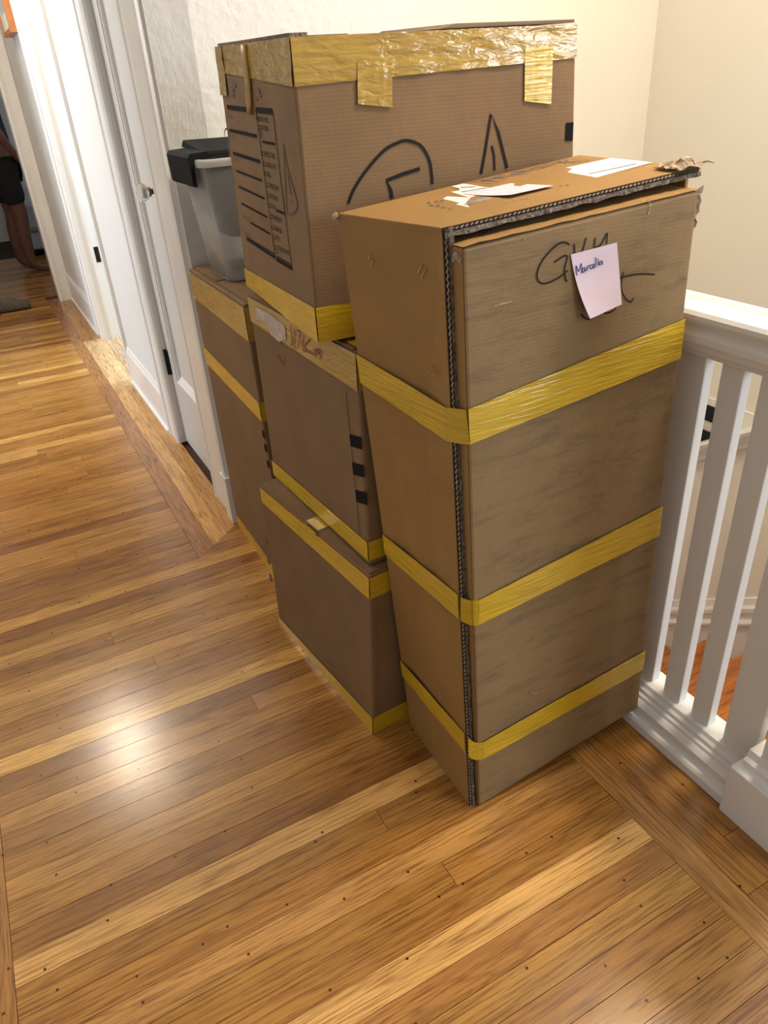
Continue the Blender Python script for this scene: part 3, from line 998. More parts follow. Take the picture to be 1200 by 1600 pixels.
def P300(x, y):
    return (300 + x / 1.935, y / 1.935)


mb = MB()
for pts, wd in ((((472, 615), (490, 570), (530, 510), (580, 455), (620, 432), (650, 425), (690, 440), (715, 480), (723, 520), (726, 556)), 0.005),
                (((604, 600), (600, 575), (588, 545), (640, 525), (688, 510)), 0.006),
                (((873, 525), (885, 460), (903, 345), (925, 400), (952, 508)), 0.0055), (((905, 440), (912, 470), (914, 515)), 0.004)):
    mb = MB()
    cD.stroke(mb, 'F', [P300(*p) for p in pts], wd, smooth=len(pts) != 5)
    mb.build('marker_stroke', 'marker', tD)
mb = MB()
for pts in (((560, 420), (600, 640), (675, 910), (685, 990), (650, 1040), (600, 1045), (590, 980), (575, 700), (562, 430)), ((600, 700), (615, 790), (630, 890)), ((634, 940), (640, 955)),
            ((40, 380), (38, 330), (50, 297), (68, 312), (75, 480), (100, 700), (115, 760), (135, 772))):
    mb = MB()
    cD.stroke(mb, 'L', [P345(*p) for p in pts], 0.004)
    mb.build('marker_stroke', 'ink_soft', tD)
# printed form: rules, checklist
mb = MB()
for a_, b_, wd in (((60, 98), (228, 121), 0.008), ((320, 125), (465, 138), 0.009), ((85, 305), (325, 358), 0.006), ((115, 510), (355, 585), 0.006), ((145, 668), (370, 755), 0.004), ((165, 808), (395, 915), 0.004),
                   ((190, 958), (420, 1082), 0.004), ((270, 1130), (445, 1230), 0.004), ((235, 1275), (488, 1440), 0.006), ((240, 1262), (488, 1412), 0.002), ((500, 1455), (642, 1540), 0.007), ((505, 1430), (632, 1505), 0.002),
                   ((375, 408), (490, 430), 0.004), ((500, 1020), (572, 1047), 0.004), ((318, 125), (490, 1440), 0.003)):
    mb = MB()
    cD.stroke(mb, 'L', [P345(*a_), P345(*b_)], wd, smooth=False)
    mb.build('printed_rule', 'ink', tD)
mb = MB()
cD.stroke(mb, 'L', [P345(*p) for p in ((462, 138), (474, 175), (495, 350), (540, 750), (585, 1090), (640, 1538))], 0.003, smooth=False)
mb.build('printed_rule', 'ink', tD)
mb = MB()
rows = [('BEDROOMS', (332, 222), (432, 238), 42, False), ('MASTER', (365, 300), (432, 318), 44, True), ('', (0, 0), (0, 0), 0, False),
        ('FAMILY RM', (392, 535), (488, 565), 48, True), ('LIVING RM', (405, 630), (495, 660), 48, True), ('DEN', (415, 715), (452, 735), 44, True), ('DINING RM', (432, 815), (522, 855), 48, True),
        ('KITCHEN', (446, 912), (515, 945), 46, True), ('BATH', (455, 1000), (496, 1022), 44, True), ('BASEMENT', (470, 1098), (554, 1140), 46, True), ('GARAGE', (482, 1195), (552, 1230), 46, True),
        ('ATTIC', (492, 1280), (538, 1305), 44, True), ('STORAGE RM', (505, 1370), (615, 1425), 44, True)]
for tx, bl, br, h, chk in rows:
    if tx:
        mw = MB()
        cD.text(mw, 'L', tx, P345(*bl), P345(*br), P345(bl[0] - 4, bl[1] - h))
        mw.build('printed_word', 'ink', tD, recalc=False)['kind'] = 'stuff'
    if chk:
        x, y = bl[0] - 20, bl[1] - 8
        cD.stroke(mb, 'L', [P345(x, y), P345(x + 12, y + 4), P345(x + 10, y - 26), P345(x - 2, y - 30), P345(x, y)], 0.0015, smooth=False)
for x, y in ((358, 325), (362, 365), (505, 1400)):
    cD.stroke(mb, 'L', [P345(x, y), P345(x + 10, y + 3), P345(x + 9, y - 18), P345(x - 1, y - 21), P345(x, y)], 0.0015, smooth=False)
mb.build('checkboxes', 'ink', tD)['kind'] = 'stuff'
mb = MB()      # unreadable small print and pale stamp
for x, y, n in ((92, 372, 5), (122, 578, 5), (200, 1090, 6), (222, 1245, 4), (70, 190, 4)):
    for i_ in range(n):
        cD.stroke(mb, 'L', [P345(x + i_ * 11, y + i_ * 4), P345(x + i_ * 11 - 3, y + i_ * 4 - 34)], 0.003, smooth=False)
for x, y in ((300, 10), (320, -60), (335, -20), (90, -70), (95, -20), (110, -110)):
    cD.stroke(mb, 'L', [P345(x, y), P345(x + 30, y + 12), P345(x + 14, y + 22)], 0.004)
mb.build('small_print', 'ink_soft', tD)['kind'] = 'stuff'

# ---- tall worn carton in front (E): an inner tray pushed into a thick sleeve
e00 = onz(748, 1260)
iBRF = ony(997, 1107, 0.802)
iTLF, iTRF = ony(723, 388, e00[1] + 0.002), ony(1093, 297, 0.815)
bb = onz(641, 1134)
sBL = onz(738, 1259) + np.array([-0.006, 0.004, 0.0])
sTL, sTR = ony(690, 356, 0.842), ony(1092, 260, 0.845)
kTL, kTR = ony(527, 333, 1.092), ony(905, 242, 1.085)
kBR = np.array([0.962, 1.06, 0.03])
inset = np.array([0.014, 0, 0])
cI = Carton({(0, 0, 0): e00, (1, 0, 0): iBRF, (0, 0, 1): iTLF, (1, 0, 1): iTRF,
             (0, 1, 0): bb + np.array([0.040, -0.012, 0.002]), (1, 1, 0): kBR + np.array([-0.006, -0.012, 0.002]),
             (0, 1, 1): kTL + np.array([0.075, -0.012, -0.030]), (1, 1, 1): kTR + np.array([-0.008, -0.012, -0.030])})
cS = Carton({(0, 0, 0): sBL, (1, 0, 0): iBRF + np.array([0.004, 0.035, 0.004]), (0, 0, 1): sTL, (1, 0, 1): sTR,
             (0, 1, 0): bb, (1, 1, 0): kBR, (0, 1, 1): kTL, (1, 1, 1): kTR})
tE = tag(empty('worn_carton', tuple((e00 + kBR) / 2 * np.array([1, 1, 0]))), 'tall worn tan carton with three yellow tape bands, in front beside the balustrade', 'carton')
cI.body('inner_tray', 'tan_print', tE, bevel=0.005)
s_side = cS.slab('sleeve_side', 'tan', tE, (0.0, 0.0, 0.0), (0.024, 1.0, 0.999), bevel=0.0015)
s_top = cS.slab('sleeve_top', 'tan', tE, (0.0, 0.0, 0.9905), (1.0, 1.0, 1.0), bevel=0.0015)
cS.slab('sleeve_back', 'tan', tE, (0.024, 0.965, 0.0), (1.0, 1.0, 0.990), bevel=0.0015)
cS.slab('sleeve_right', 'tan', tE, (0.985, 0.06, 0.02), (1.0, 0.965, 0.990), bevel=0.0015)
# left strip of the tray that shows beyond the sleeve is clean brown
mb = MB()
cI.patch(mb, 'L', [(0.0, 0.0), (0.16, 0.0), (0.25, 1.0), (0.0, 1.0)], uvq=True, off=0.0008, nu=4, nv=10)
mb.build('tray_side', 'tan', tE)
mb = MB()
cI.patch(mb, 'T', [(0.0, 0.0), (1.0, 0.0), (1.0, 0.30), (0.0, 0.30)], uvq=True, off=0.0012, nu=16, nv=3, wr=0.003)
mb.build('tray_top', 'tan', tE, smooth=True)


def frayed(n, f_pt, mbd, mbl):
    """double-wall board edge: two liners with a zigzag flute between; f_pt(t, depth, out)"""
    v, f = [], []
    for i in range(n + 1):
        t = i / n
        a_ = 0.002 + 0.0025 * (i % 2)
        for d in (0.0, 0.0035):
            v.append(f_pt(t, a_ + d * 0.0, -0.0015 - d))
    for i in range(n):
        f.append((2 * i, 2 * i + 1, 2 * i + 3, 2 * i + 2))
    mbl.add(v, f)
    # ragged inner liner
    v, f = [], []
    m_ = n // 2
    for i in range(m_ + 1):
        t = i / m_
        r_ = noise.noise(Vector((t * 34, n * 0.1, 0)))
        r2_ = noise.noise(Vector((t * 17, n * 0.3, 5)))
        v += [f_pt(t, 0.0065, 0.0), f_pt(t, 0.0065, -0.005 - 0.005 * r_), f_pt(t, 0.0125 + 0.002 * r2_, -0.006 - 0.005 * r_), f_pt(t, 0.0125, 0.002)]
    for i in range(m_):
        a_ = 4 * i
        for q_ in range(3):
            f.append((a_ + q_, a_ + q_ + 1, a_ + q_ + 5, a_ + q_ + 4))
    mbd.add(v, f)


W_ = np.linalg.norm(cS.c[(1, 0, 1)] - cS.c[(0, 0, 1)])
Hh = np.linalg.norm(cS.c[(0, 0, 1)] - cS.c[(0, 0, 0)])
Dd = np.linalg.norm(cS.c[(0, 1, 1)] - cS.c[(0, 0, 1)])
mbd, mbl, mbk = MB(), MB(), MB()
frayed(240, lambda t, d, o: cS.at(d / W_, o / Dd, t), mbd, mbl)
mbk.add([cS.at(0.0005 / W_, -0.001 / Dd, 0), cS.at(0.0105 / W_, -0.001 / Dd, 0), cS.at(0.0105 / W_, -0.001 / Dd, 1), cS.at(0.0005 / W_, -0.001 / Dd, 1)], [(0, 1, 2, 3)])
mbd.build('frayed_edge', 'edge_dark', s_side)
mbl.build('fluting', 'edge_light', s_side)
mbk.build('flute_shadow', 'flute_dark', s_side)
mbd, mbl, mbk = MB(), MB(), MB()
frayed(120, lambda t, d, o: cS.at(t, o / Dd, 1 - d / Hh), mbd, mbl)
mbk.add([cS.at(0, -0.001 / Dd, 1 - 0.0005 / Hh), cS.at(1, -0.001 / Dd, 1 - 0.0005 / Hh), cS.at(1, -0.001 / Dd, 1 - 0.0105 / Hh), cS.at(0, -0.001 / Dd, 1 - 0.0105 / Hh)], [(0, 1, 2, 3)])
mbd.build('frayed_edge', 'edge_dark', s_top)
mbl.build('fluting', 'edge_light', s_top)
mbk.build('flute_shadow', 'flute_dark', s_top)
# tape bands (side of the sleeve, round the corner, across the front)
E1 = [('L', cS, [(557, 552), (698, 636), (700, 689), (563, 597)]), ('F', cI, [(730, 640), (1072, 496), (1068, 556), (735, 694)])]


def band(side, front, mat='tape', wr=0.0015):
    mb_ = MB()
    cS.patch(mb_, 'L', side, off=0.002, nu=14, nv=5, wr=wr, seed=random.random() * 20)
    cI.patch(mb_, 'F', front, off=0.0022, nu=24, nv=6, wr=wr, seed=random.random() * 20)
    # the span between the sleeve edge and the tray corner
    q0, q1 = cS.uv('L', *side[1]), cS.uv('L', *side[2])
    r0, r1 = cI.uv('F', *front[0]), cI.uv('F', *front[3])
    A_, B_ = cS.pt('L', *q0, 0.002), cS.pt('L', *q1, 0.002)
    C_, D_ = cI.pt('F', *r1, 0.0022), cI.pt('F', *r0, 0.0022)
    n_ = 5
    v, f = [], []
    for i in range(n_ + 1):
        t = i / n_
        ctl0, ctl1 = cI.pt('L', 0.0, r0[1], 0.004), cI.pt('L', 0.0, r1[1], 0.004)
        lo_ = A_ * (1 - t) ** 2 + 2 * t * (1 - t) * ctl0 + D_ * t * t
        hi_ = B_ * (1 - t) ** 2 + 2 * t * (1 - t) * ctl1 + C_ * t * t
        v += [lo_, hi_]
    for i in range(n_):
        f.append((2 * i, 2 * i + 1, 2 * i + 3, 2 * i + 2))
    mb_.add(v, f)
    return mb_.build('tape_band', mat, tE, smooth=True)


band([(557, 552), (698, 636), (700, 689), (564, 597)], [(727, 640), (1072, 496), (1068, 557), (733, 694)])
band([(599, 834), (721, 932), (721, 969), (602, 864)], [(748, 936), (1038, 788), (1033, 834), (746, 976)])
band([(626, 1030), (733, 1152), (734, 1182), (630, 1056)], [(754, 1158), (1009, 1014), (1004, 1045), (756, 1184)])


# staples on the sleeve side
def P540(x, y):
    return (540 + x / 6, 380 + y / 6)


for a_, b_ in (((240, 97), (222, 152)), ((265, 150), (246, 206)), ((722, 198), (685, 275)), ((755, 245), (716, 320)), ((825, 1148), (797, 1200)), ((857, 1192), (820, 1252))):
    ua_, ub_ = cS.uv('L', *P540(*a_)), cS.uv('L', *P540(*b_))
    MB().tube([cS.pt('L', *ua_, -0.002), cS.pt('L', *ua_, 0.0012), cS.pt('L', *ub_, 0.0012), cS.pt('L', *ub_, -0.002)], 0.0009, 6).build('staple', 'steel', s_side)
# torn crumpled corner at top right
cr = MB()
gx, gy = 12, 7
v, f = [], []
cA_, cB_ = cS.uv('T', 1058, 262), np.array([1.015, 0.0])
for b_ in range(gy + 1):
    for a_ in range(gx + 1):
        x, y = a_ / gx, b_ / gy
        u_ = 0.885 + 0.115 * x
        vv = -0.04 + 0.20 * y
        h = 0.002 + 0.012 * abs(noise.noise(Vector((x * 3.1, y * 2.3, 2.2)))) + 0.010 * math.exp(-((x - 0.45) / 0.25) ** 2 - ((y - 0.35) / 0.4) ** 2)
        p = cS.pt('T', u_, vv, 0) + np.array([0.006 * noise.noise(Vector((x * 5, y * 4, 7))), 0.008 * noise.noise(Vector((x * 4, y * 5, 1))), h])
        v.append(p)
for b_ in range(gy):
    for a_ in range(gx):
        i = b_ * (gx + 1) + a_
        f.append((i, i + 1, i + gx + 2, i + gx + 1))
cr.add(v, f)
cr.build('torn_flap', 'edge_light', tE, smooth=False)
cr = MB()
v, f = [], []
for i in range(9):
    t = i / 8
    base = cI.at(1.0, 0.02, 1.0 - 0.05 * t)
    o_ = 0.010 + 0.012 * noise.noise(Vector((t * 6, 3, 1))) - 0.008 * t
    v += [base, base + np.array([o_ * 0.9, -0.004, 0.006 - 0.006 * t])]
for i in range(8):
    f.append((2 * i, 2 * i + 1, 2 * i + 3, 2 * i + 2))
cr.add(v, f).build('torn_corner', 'edge_light', tE)
MB().tube([cS.at(0.985, 0.02, 1.004), cS.at(1.02, -0.03, 1.006), cS.at(1.035, -0.05, 1.003)], [0.002, 0.0015, 0.0008], 5).build('torn_strip', 'edge_light', tE)
# frayed near corner of the sleeve, far left
MB().tube([cS.at(0.0, 1.0, 0.998), cS.at(-0.012, 1.0, 0.996), cS.at(-0.022, 0.99, 0.992)], [0.006, 0.005, 0.002], 5).build('frayed_corner', 'edge_light', tE)
mb = MB()
cI.stroke(mb, 'L', [(0.01, 0.985), (0.06, 0.99), (0.12, 0.985), (0.20, 0.992)], 0.010, uvq=True, off=0.0016)
mb.build('torn_rim', 'edge_light', tE)


# print on the top: torn white label, printed pictograms, big white label
def P660(x, y):
    return (660 + x / 5, 230 + y / 5)


def P840(x, y):
    return (840 + x / 4.444, 230 + y / 4.444)


mb = MB()
cS.poly(mb, 'T', [P660(*p) for p in ((222, 315), (320, 292), (520, 325), (640, 345), (760, 395), (660, 412), (400, 487), (262, 456), (292, 443), (160, 412), (192, 393), (370, 402), (220, 358), (292, 345), (285, 328))])
lab1 = mb.build('torn_label', 'white_label', tE)
mb = MB()
for a_, b_ in (((300, 325), (420, 318)), ((310, 360), (430, 340)), ((360, 352), (500, 328)), ((330, 460), (470, 430)), ((420, 420), (600, 405)), ((480, 405), (610, 412)), ((360, 440), (540, 412))):
    cS.stroke(mb, 'T', [P660(*a_), P660(*b_)], 0.006, off=0.0022, smooth=False)
mb.build('label_print', 'grey_print', lab1)['kind'] = 'stuff'
mb = MB()
cS.poly(mb, 'T', [P840(*p) for p in ((122, 165), (510, 82), (795, 112), (405, 218))])
lab2 = mb.build('shipping_label', 'white_label', tE)
mb = MB()
cS.stroke(mb, 'T', [P840(350, 196), P840(690, 122)], 0.004, off=0.0022, smooth=False)
mb.build('label_print', 'grey_print', lab2)
mb = MB()
# row of handling pictograms
cells = [((690, 290), (722, 284)), ((736, 285), (776, 277)), ((770, 274), (806, 267)), ((806, 267), (846, 259)), ((838, 257), (876, 249))]
for (bl_, br_) in cells:
    ua_, ub_ = cS.uv('T', *bl_), cS.uv('T', *br_)
    ua_[1] = min(ua_[1], 0.96)
    dv = np.array([0.0, -0.2])
    w_ = np.array([0.115, 0])
    q = [ua_, ua_ + w_, ua_ + w_ + dv, ua_ + dv, ua_]
    cS.stroke(mb, 'T', q, 0.002, uvq=True, smooth=False)


def pic(cell, shapes, wd=0.005):
    ua_ = cS.uv('T', *cells[cell][0])
    ua_[1] = min(ua_[1], 0.96) - 0.2
    for sh in shapes:
        cS.stroke(mb, 'T', [ua_ + np.array([0.115 * x, 0.2 * y]) for x, y in sh], wd, uvq=True, smooth=False)


pic(1, [[(0.3, 0.2), (0.3, 0.8)], [(0.15, 0.6), (0.3, 0.85), (0.45, 0.6)], [(0.7, 0.2), (0.7, 0.8)], [(0.55, 0.6), (0.7, 0.85), (0.85, 0.6)]])
pic(2, [[(0.5 + 0.3 * math.cos(t * 0.7), 0.5 + 0.3 * math.sin(t * 0.7)) for t in range(8)], [(0.35, 0.5), (0.65, 0.5)]], 0.006)
pic(3, [[(0.15, 0.5), (0.3, 0.72), (0.5, 0.8), (0.7, 0.72), (0.85, 0.5), (0.15, 0.5)], [(0.5, 0.5), (0.5, 0.2), (0.6, 0.15)]])
pic(4, [[(0.2, 0.2), (0.8, 0.8)], [(0.8, 0.2), (0.2, 0.8)], [(0.5, 0.1), (0.5, 0.9)]])
for tx, bl, br, tl in (('MADE IN C', (345, 518), (830, 412), (318, 500)),):
    cS.text(mb, 'T', tx, P660(*bl), P660(*br), P660(*tl))
for x, y in ((40, 440), (60, 460), (100, 430), (110, 465), (150, 480), (205, 490), (140, 425), (870, 270), (900, 238), (990, 243), (1070, 312), (1120, 305), (860, 240)):
    cS.stroke(mb, 'T', [P660(x, y), P660(x + 22, y + 4)], 0.004, smooth=False)
    cS.stroke(mb, 'T', [P660(x + 4, y + 8), P660(x + 16, y - 6)], 0.003, smooth=False)
mb.build('printed_pictograms', 'ink_soft', tE)['kind'] = 'stuff'


# marker writing on the front
def P820(x, y):
    return (820 + x / 5.217, 360 + y / 5.217)


mb = MB()
for pts in (((360, 115), (320, 97), (270, 110), (200, 170), (130, 260), (97, 350), (105, 410), (145, 432), (200, 420), (280, 380), (345, 325)),
            ((235, 262), (300, 215), (335, 205), (340, 230), (320, 310), (325, 380), (340, 418)), ((398, 110), (402, 190)), ((497, 58), (466, 170)), ((570, 58), (560, 145)),
            ((560, 145), (610, 120), (640, 70), (668, 18)), ((668, 18), (662, 110)), ((745, 395), (830, 370), (930, 355), (1055, 358)), ((800, 338), (782, 420), (785, 490), (820, 560), (860, 582), (882, 545)),
            ((455, 680), (475, 705), (520, 722), (560, 700), (595, 650)), ((615, 645), (650, 672), (690, 668), (730, 640), (746, 600))):
    mb = MB()
    cI.stroke(mb, 'F', [P820(*p) for p in pts], 0.0023)
    mb.build('marker_stroke', 'marker', tE)
mb = MB()      # scuffs in the board
for pts in (((1010, 312), (1015, 320), (1012, 335)), ((816, 376), (820, 372)), ((828, 1080), (834, 1083), (840, 1081)), ((770, 478), (800, 470))):
    mb = MB()
    cI.stroke(mb, 'F', pts, 0.0018, off=0.0012)
    mb.build('scuff', 'edge_light', tE)


# ---- sticky notes
def note(name, c, face, outline, label, curl):
    """outline: measured corners tl, tr, br, bl; the lower edge lifts off the board"""
    q = [c.uv(face, *p) for p in outline]
    n_ = 8
    v, f = [], []
    for th in (0.0, 0.0004):
        for b_ in range(n_ + 1):
            for a_ in range(n_ + 1):
                x, y = a_ / n_, b_ / n_
                u_ = (q[0] * (1 - x) + q[1] * x) * (1 - y) + (q[3] * (1 - x) + q[2] * x) * y
                u_ = u_ + np.array([0.010 * math.sin(math.pi * y) * (x - 0.5) * 1.0, 0])
                v.append(c.pt(face, u_[0], u_[1], 0.0018 + th + curl * y * y * (1.15 - 0.5 * x)))
    k_ = (n_ + 1) ** 2
    for l_ in (0, k_):
        for b_ in range(n_):
            for a_ in range(n_):
                i = l_ + b_ * (n_ + 1) + a_
                f.append((i, i + 1, i + n_ + 2, i + n_ + 1))
    o = MB().add(v, f).build(name, 'pink', None, smooth=True, recalc=False)
    return tag(o, label, 'sticky note')


nt_ = note('sticky_note', cI, 'F', [P820(367, 195), P820(742, 97), P820(750, 592), P820(470, 703)], 'pink sticky note with blue handwriting on the front of the tall worn carton', 0.012)
mb = MB()
for pts in (((408, 365), (402, 285), (425, 330), (445, 265), (448, 345)), ((472, 298), (457, 310), (453, 332), (466, 336), (476, 305), (481, 332)), ((490, 290), (494, 325), (492, 300), (510, 282)),
            ((532, 275), (516, 285), (515, 306), (536, 304)), ((536, 295), (552, 286), (550, 271), (539, 280), (541, 302), (561, 295)), ((560, 215), (568, 292)), ((580, 225), (587, 284)),
            ((606, 245), (591, 258), (593, 275), (605, 272), (613, 245), (621, 278))):
    mb = MB()
    cI.stroke(mb, 'F', [P820(*p) for p in pts], 0.0016, off=0.0040)
    mb.build('letter', 'blue_ink', nt_)
nt2 = note('sticky_note', cS, 'T', [P660(315, 375), P660(690, 293), P660(1028, 326), P660(690, 412)], 'pale pink sticky note lying over the torn label on top of the tall worn carton', 0.004)


# ================================================================== CLEAR BIN on the tall carton
def rrect(x0, x1, y0, y1, r, z, seg=5):
    pts = []
    for cx, cy, a0 in ((x1 - r, y1 - r, 0), (x0 + r, y1 - r, 90), (x0 + r, y0 + r, 180), (x1 - r, y0 + r, 270)):
        for i in range(seg + 1):
            a_ = math.radians(a0 + 90 * i / seg)
            pts.append((cx + r * math.cos(a_), cy + r * math.sin(a_), z))
    return pts


def loft(rings, closed_bottom=True, closed_top=False):
    n = len(rings[0])
    v = [p for r_ in rings for p in r_]
    f = []
    for i in range(len(rings) - 1):
        for k in range(n):
            k2 = (k + 1) % n
            f.append((i * n + k, i * n + k2, (i + 1) * n + k2, (i + 1) * n + k))
    if closed_bottom:
        f.append(tuple(range(n - 1, -1, -1)))
    if closed_top:
        f.append(tuple(range((len(rings) - 1) * n, len(rings) * n)))
    return MB().add(v, f)


zb = zA + 0.007
zr = 1.135
bx0, bx1, by0, by1 = 0.534, 0.725, 1.862, 2.045
tx0, tx1, ty0, ty1 = 0.504, 0.762, 1.838, 2.070
bin_ = tag(empty('plastic_bin', ((bx0 + bx1) / 2, (by0 + by1) / 2, zb)), 'tall clear plastic bin with black clip handle standing on the carton by the door', 'bin')
R1 = [rrect(bx0, bx1, by0, by1, 0.03, zb), rrect(bx0 * 0.55 + tx0 * 0.45, bx1 * 0.55 + tx1 * 0.45, by0 * 0.55 + ty0 * 0.45, by1 * 0.55 + ty1 * 0.45, 0.03, zb + (zr - zb) * 0.45), rrect(tx0, tx1, ty0, ty1, 0.03, zr)]
R2 = [[(0.5 * (tx0 + tx1) + (p[0] - 0.5 * (tx0 + tx1)) * 0.975, 0.5 * (ty0 + ty1) + (p[1] - 0.5 * (ty0 + ty1)) * 0.975, max(p[2], zb + 0.004)) for p in r_] for r_ in R1]
outer = loft(R1 + R2[::-1], closed_bottom=True, closed_top=True)
outer.build('tub', 'clear_plastic', bin_, smooth=True)
loft([rrect(tx0 - 0.006, tx1 + 0.006, ty0 - 0.006, ty1 + 0.006, 0.034, zr - 0.014), rrect(tx0 - 0.008, tx1 + 0.008, ty0 - 0.008, ty1 + 0.008, 0.036, zr - 0.004), rrect(tx0 - 0.006, tx1 + 0.006, ty0 - 0.006, ty1 + 0.006, 0.034, zr + 0.003),
      rrect(tx0 + 0.003, tx1 - 0.003, ty0 + 0.003, ty1 - 0.003, 0.028, zr + 0.003), rrect(tx0 + 0.003, tx1 - 0.003, ty0 + 0.003, ty1 - 0.003, 0.028, zr - 0.014)], False).build('rim', 'rim_plastic', bin_, smooth=True)
# black clip over the hall end of the rim
cp = MB()
cp.prism([(tx0 - 0.016, zr - 0.055), (tx0 - 0.020, zr - 0.050), (tx0 - 0.022, zr + 0.008), (tx0 - 0.016, zr + 0.016), (tx0 + 0.024, zr + 0.018), (tx0 + 0.030, zr + 0.010), (tx0 + 0.030, zr + 0.004), (tx0 - 0.010, zr + 0.004), (tx0 - 0.010, zr - 0.055)],
         ty0 + 0.030, ty1 - 0.004, 'y')
cp.build('clip_handle', 'black_plastic', bin_)
# black lid, hinged open over the far side
lidv = MB()
lidv.hexa([(tx0 + 0.03, ty0 + 0.06, zr + 0.006), (tx1, ty0 + 0.05, zr + 0.004), (tx1, ty1 + 0.004, zr + 0.016), (tx0 + 0.02, ty1 + 0.004, zr + 0.02),
           (tx0 + 0.035, ty0 + 0.065, zr + 0.016), (tx1, ty0 + 0.055, zr + 0.014), (tx1, ty1 + 0.002, zr + 0.032), (tx0 + 0.025, ty1 + 0.002, zr + 0.036)])
lidv.build('lid', 'black_plastic', bin_, bevel=0.003)
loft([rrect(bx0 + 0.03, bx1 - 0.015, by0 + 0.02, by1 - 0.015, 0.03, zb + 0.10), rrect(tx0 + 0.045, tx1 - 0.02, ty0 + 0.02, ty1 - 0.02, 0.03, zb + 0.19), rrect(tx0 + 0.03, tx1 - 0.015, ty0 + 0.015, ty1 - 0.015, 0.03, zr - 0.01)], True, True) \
    .build('bin_shade', 'shade_fill', bin_, smooth=True)  # dark block added inside the tub, stands in for the big carton's shadow

# ================================================================== END OF THE HALL
# picture on the hall wall
pf = tag(empty('picture_frame', (XW, 5.32, 1.60)), 'deep orange wood picture frame hung on the hall wall beside the end doorway', 'picture frame')
y0, y1, z0, z1, xo = 4.98, 5.40, 1.60, 2.10, XW - 0.045
for a_, b_ in (((y0, z0), (y0 + 0.02, z1)), ((y1 - 0.02, z0), (y1, z1)), ((y0 + 0.02, z0), (y1 - 0.02, z0 + 0.02)), ((y0 + 0.02, z1 - 0.02), (y1 - 0.02, z1))):
    MB().box((xo, a_[0], a_[1]), (XW - 0.0005, b_[0], b_[1])).build('frame_bar', 'frame_wood', pf)
MB().box((XW - 0.036, y0 + 0.02, z0 + 0.02), (XW - 0.030, y1 - 0.02, z1 - 0.02)).build('mat_board', 'mat_board', pf)
MB().box((XW - 0.037, y0 + 0.09, z0 + 0.10), (XW - 0.036, y1 - 0.09, z1 - 0.10)).build('picture', 'print_art', pf)

# bed in the end room
bd = tag(empty('bed', (1.05, 8.6, 0)), 'low bed with pale bedding in the end room behind the person', 'bed')
MB().box((0.40, 8.05, 0.06), (2.2, 9.25, 0.22)).build('bed_base', 'bedding', bd, bevel=0.02)
MB().box((0.38, 8.02, 0.22), (2.22, 9.26, 0.50)).build('mattress', 'bedding', bd, bevel=0.05)
for x in (0.46, 2.12):
    for y in (8.1, 9.15):
        MB().box((x, y, 0), (x + 0.05, y + 0.05, 0.07)).build('leg', 'black_metal', bd)


# ---- person in the end room, seen from the waist down past the door casing
def skin_mesh(name, nodes, edges, mat, parent, root=0, sub=2):
    me = bpy.data.meshes.new(name)
    me.from_pydata([n[0] for n in nodes], edges, [])
    o = bpy.data.objects.new(name, me)
    COL.objects.link(o)
    md = o.modifiers.new('skin', 'SKIN')
    md.use_smooth_shade = True
    sv = me.skin_vertices[0].data
    for i, n in enumerate(nodes):
        r_ = n[1]
        sv[i].radius = r_ if isinstance(r_, tuple) else (r_, r_)
        sv[i].use_root = (i == root)
    ss = o.modifiers.new('sub', 'SUBSURF')
    ss.levels = ss.render_levels = sub
    dg = bpy.context.evaluated_depsgraph_get()
    dg.update()
    ev = bpy.data.meshes.new_from_object(o.evaluated_get(dg))
    vs = [tuple(v.co) for v in ev.vertices]
    fs_ = [tuple(p.vertices) for p in ev.polygons]
    bpy.data.objects.remove(o)
    bpy.data.meshes.remove(me)
    bpy.data.meshes.remove(ev)
    return vs, fs_


def place(vs, loc, ang):
    c_, s_ = math.cos(ang), math.sin(ang)
    return [(loc[0] + c_ * x - s_ * y, loc[1] + s_ * x + c_ * y, loc[2] + z) for x, y, z in vs]


PL, PA = (0.33, 7.32, 0.0), 0.15          # stands facing +x (towards the bed), turned a little
# local: x forward, y left
body = [((0, 0, 0.92), 0.135), ((0.0, 0, 1.08), 0.12), ((0.01, 0, 1.26), (0.135, 0.115)), ((0.0, 0, 1.38), (0.12, 0.09)), ((0.0, 0, 1.47), 0.052), ((0.02, 0, 1.53), 0.055), ((0.035, 0, 1.62), 0.085), ((0.02, 0, 1.70), 0.06),
        ((0.0, 0.10, 0.84), 0.095), ((0.02, 0.105, 0.48), 0.062), ((-0.01, 0.105, 0.32), 0.058), ((-0.02, 0.11, 0.09), 0.038), ((0.03, 0.115, 0.04), 0.036), ((0.15, 0.13, 0.025), 0.026),
        ((0.0, -0.10, 0.84), 0.095), ((0.04, -0.105, 0.48), 0.062), ((0.02, -0.105, 0.32), 0.058), ((0.02, -0.11, 0.09), 0.038), ((0.07, -0.115, 0.04), 0.036), ((0.19, -0.12, 0.025), 0.026),
        ((0.0, 0.19, 1.37), 0.052), ((0.0, 0.25, 1.12), 0.040), ((0.10, 0.24, 0.92), 0.030), ((0.15, 0.235, 0.86), 0.028),
        ((0.0, -0.19, 1.37), 0.052), ((0.0, -0.25, 1.12), 0.040), ((0.10, -0.24, 0.92), 0.030), ((0.15, -0.235, 0.86), 0.028)]
be = [(0, 1), (1, 2), (2, 3), (3, 4), (4, 5), (5, 6), (6, 7), (0, 8), (8, 9), (9, 10), (10, 11), (11, 12), (12, 13), (0, 14), (14, 15), (15, 16), (16, 17), (17, 18), (18, 19), (3, 20), (20, 21), (21, 22), (22, 23),
      (3, 24), (24, 25), (25, 26), (26, 27)]
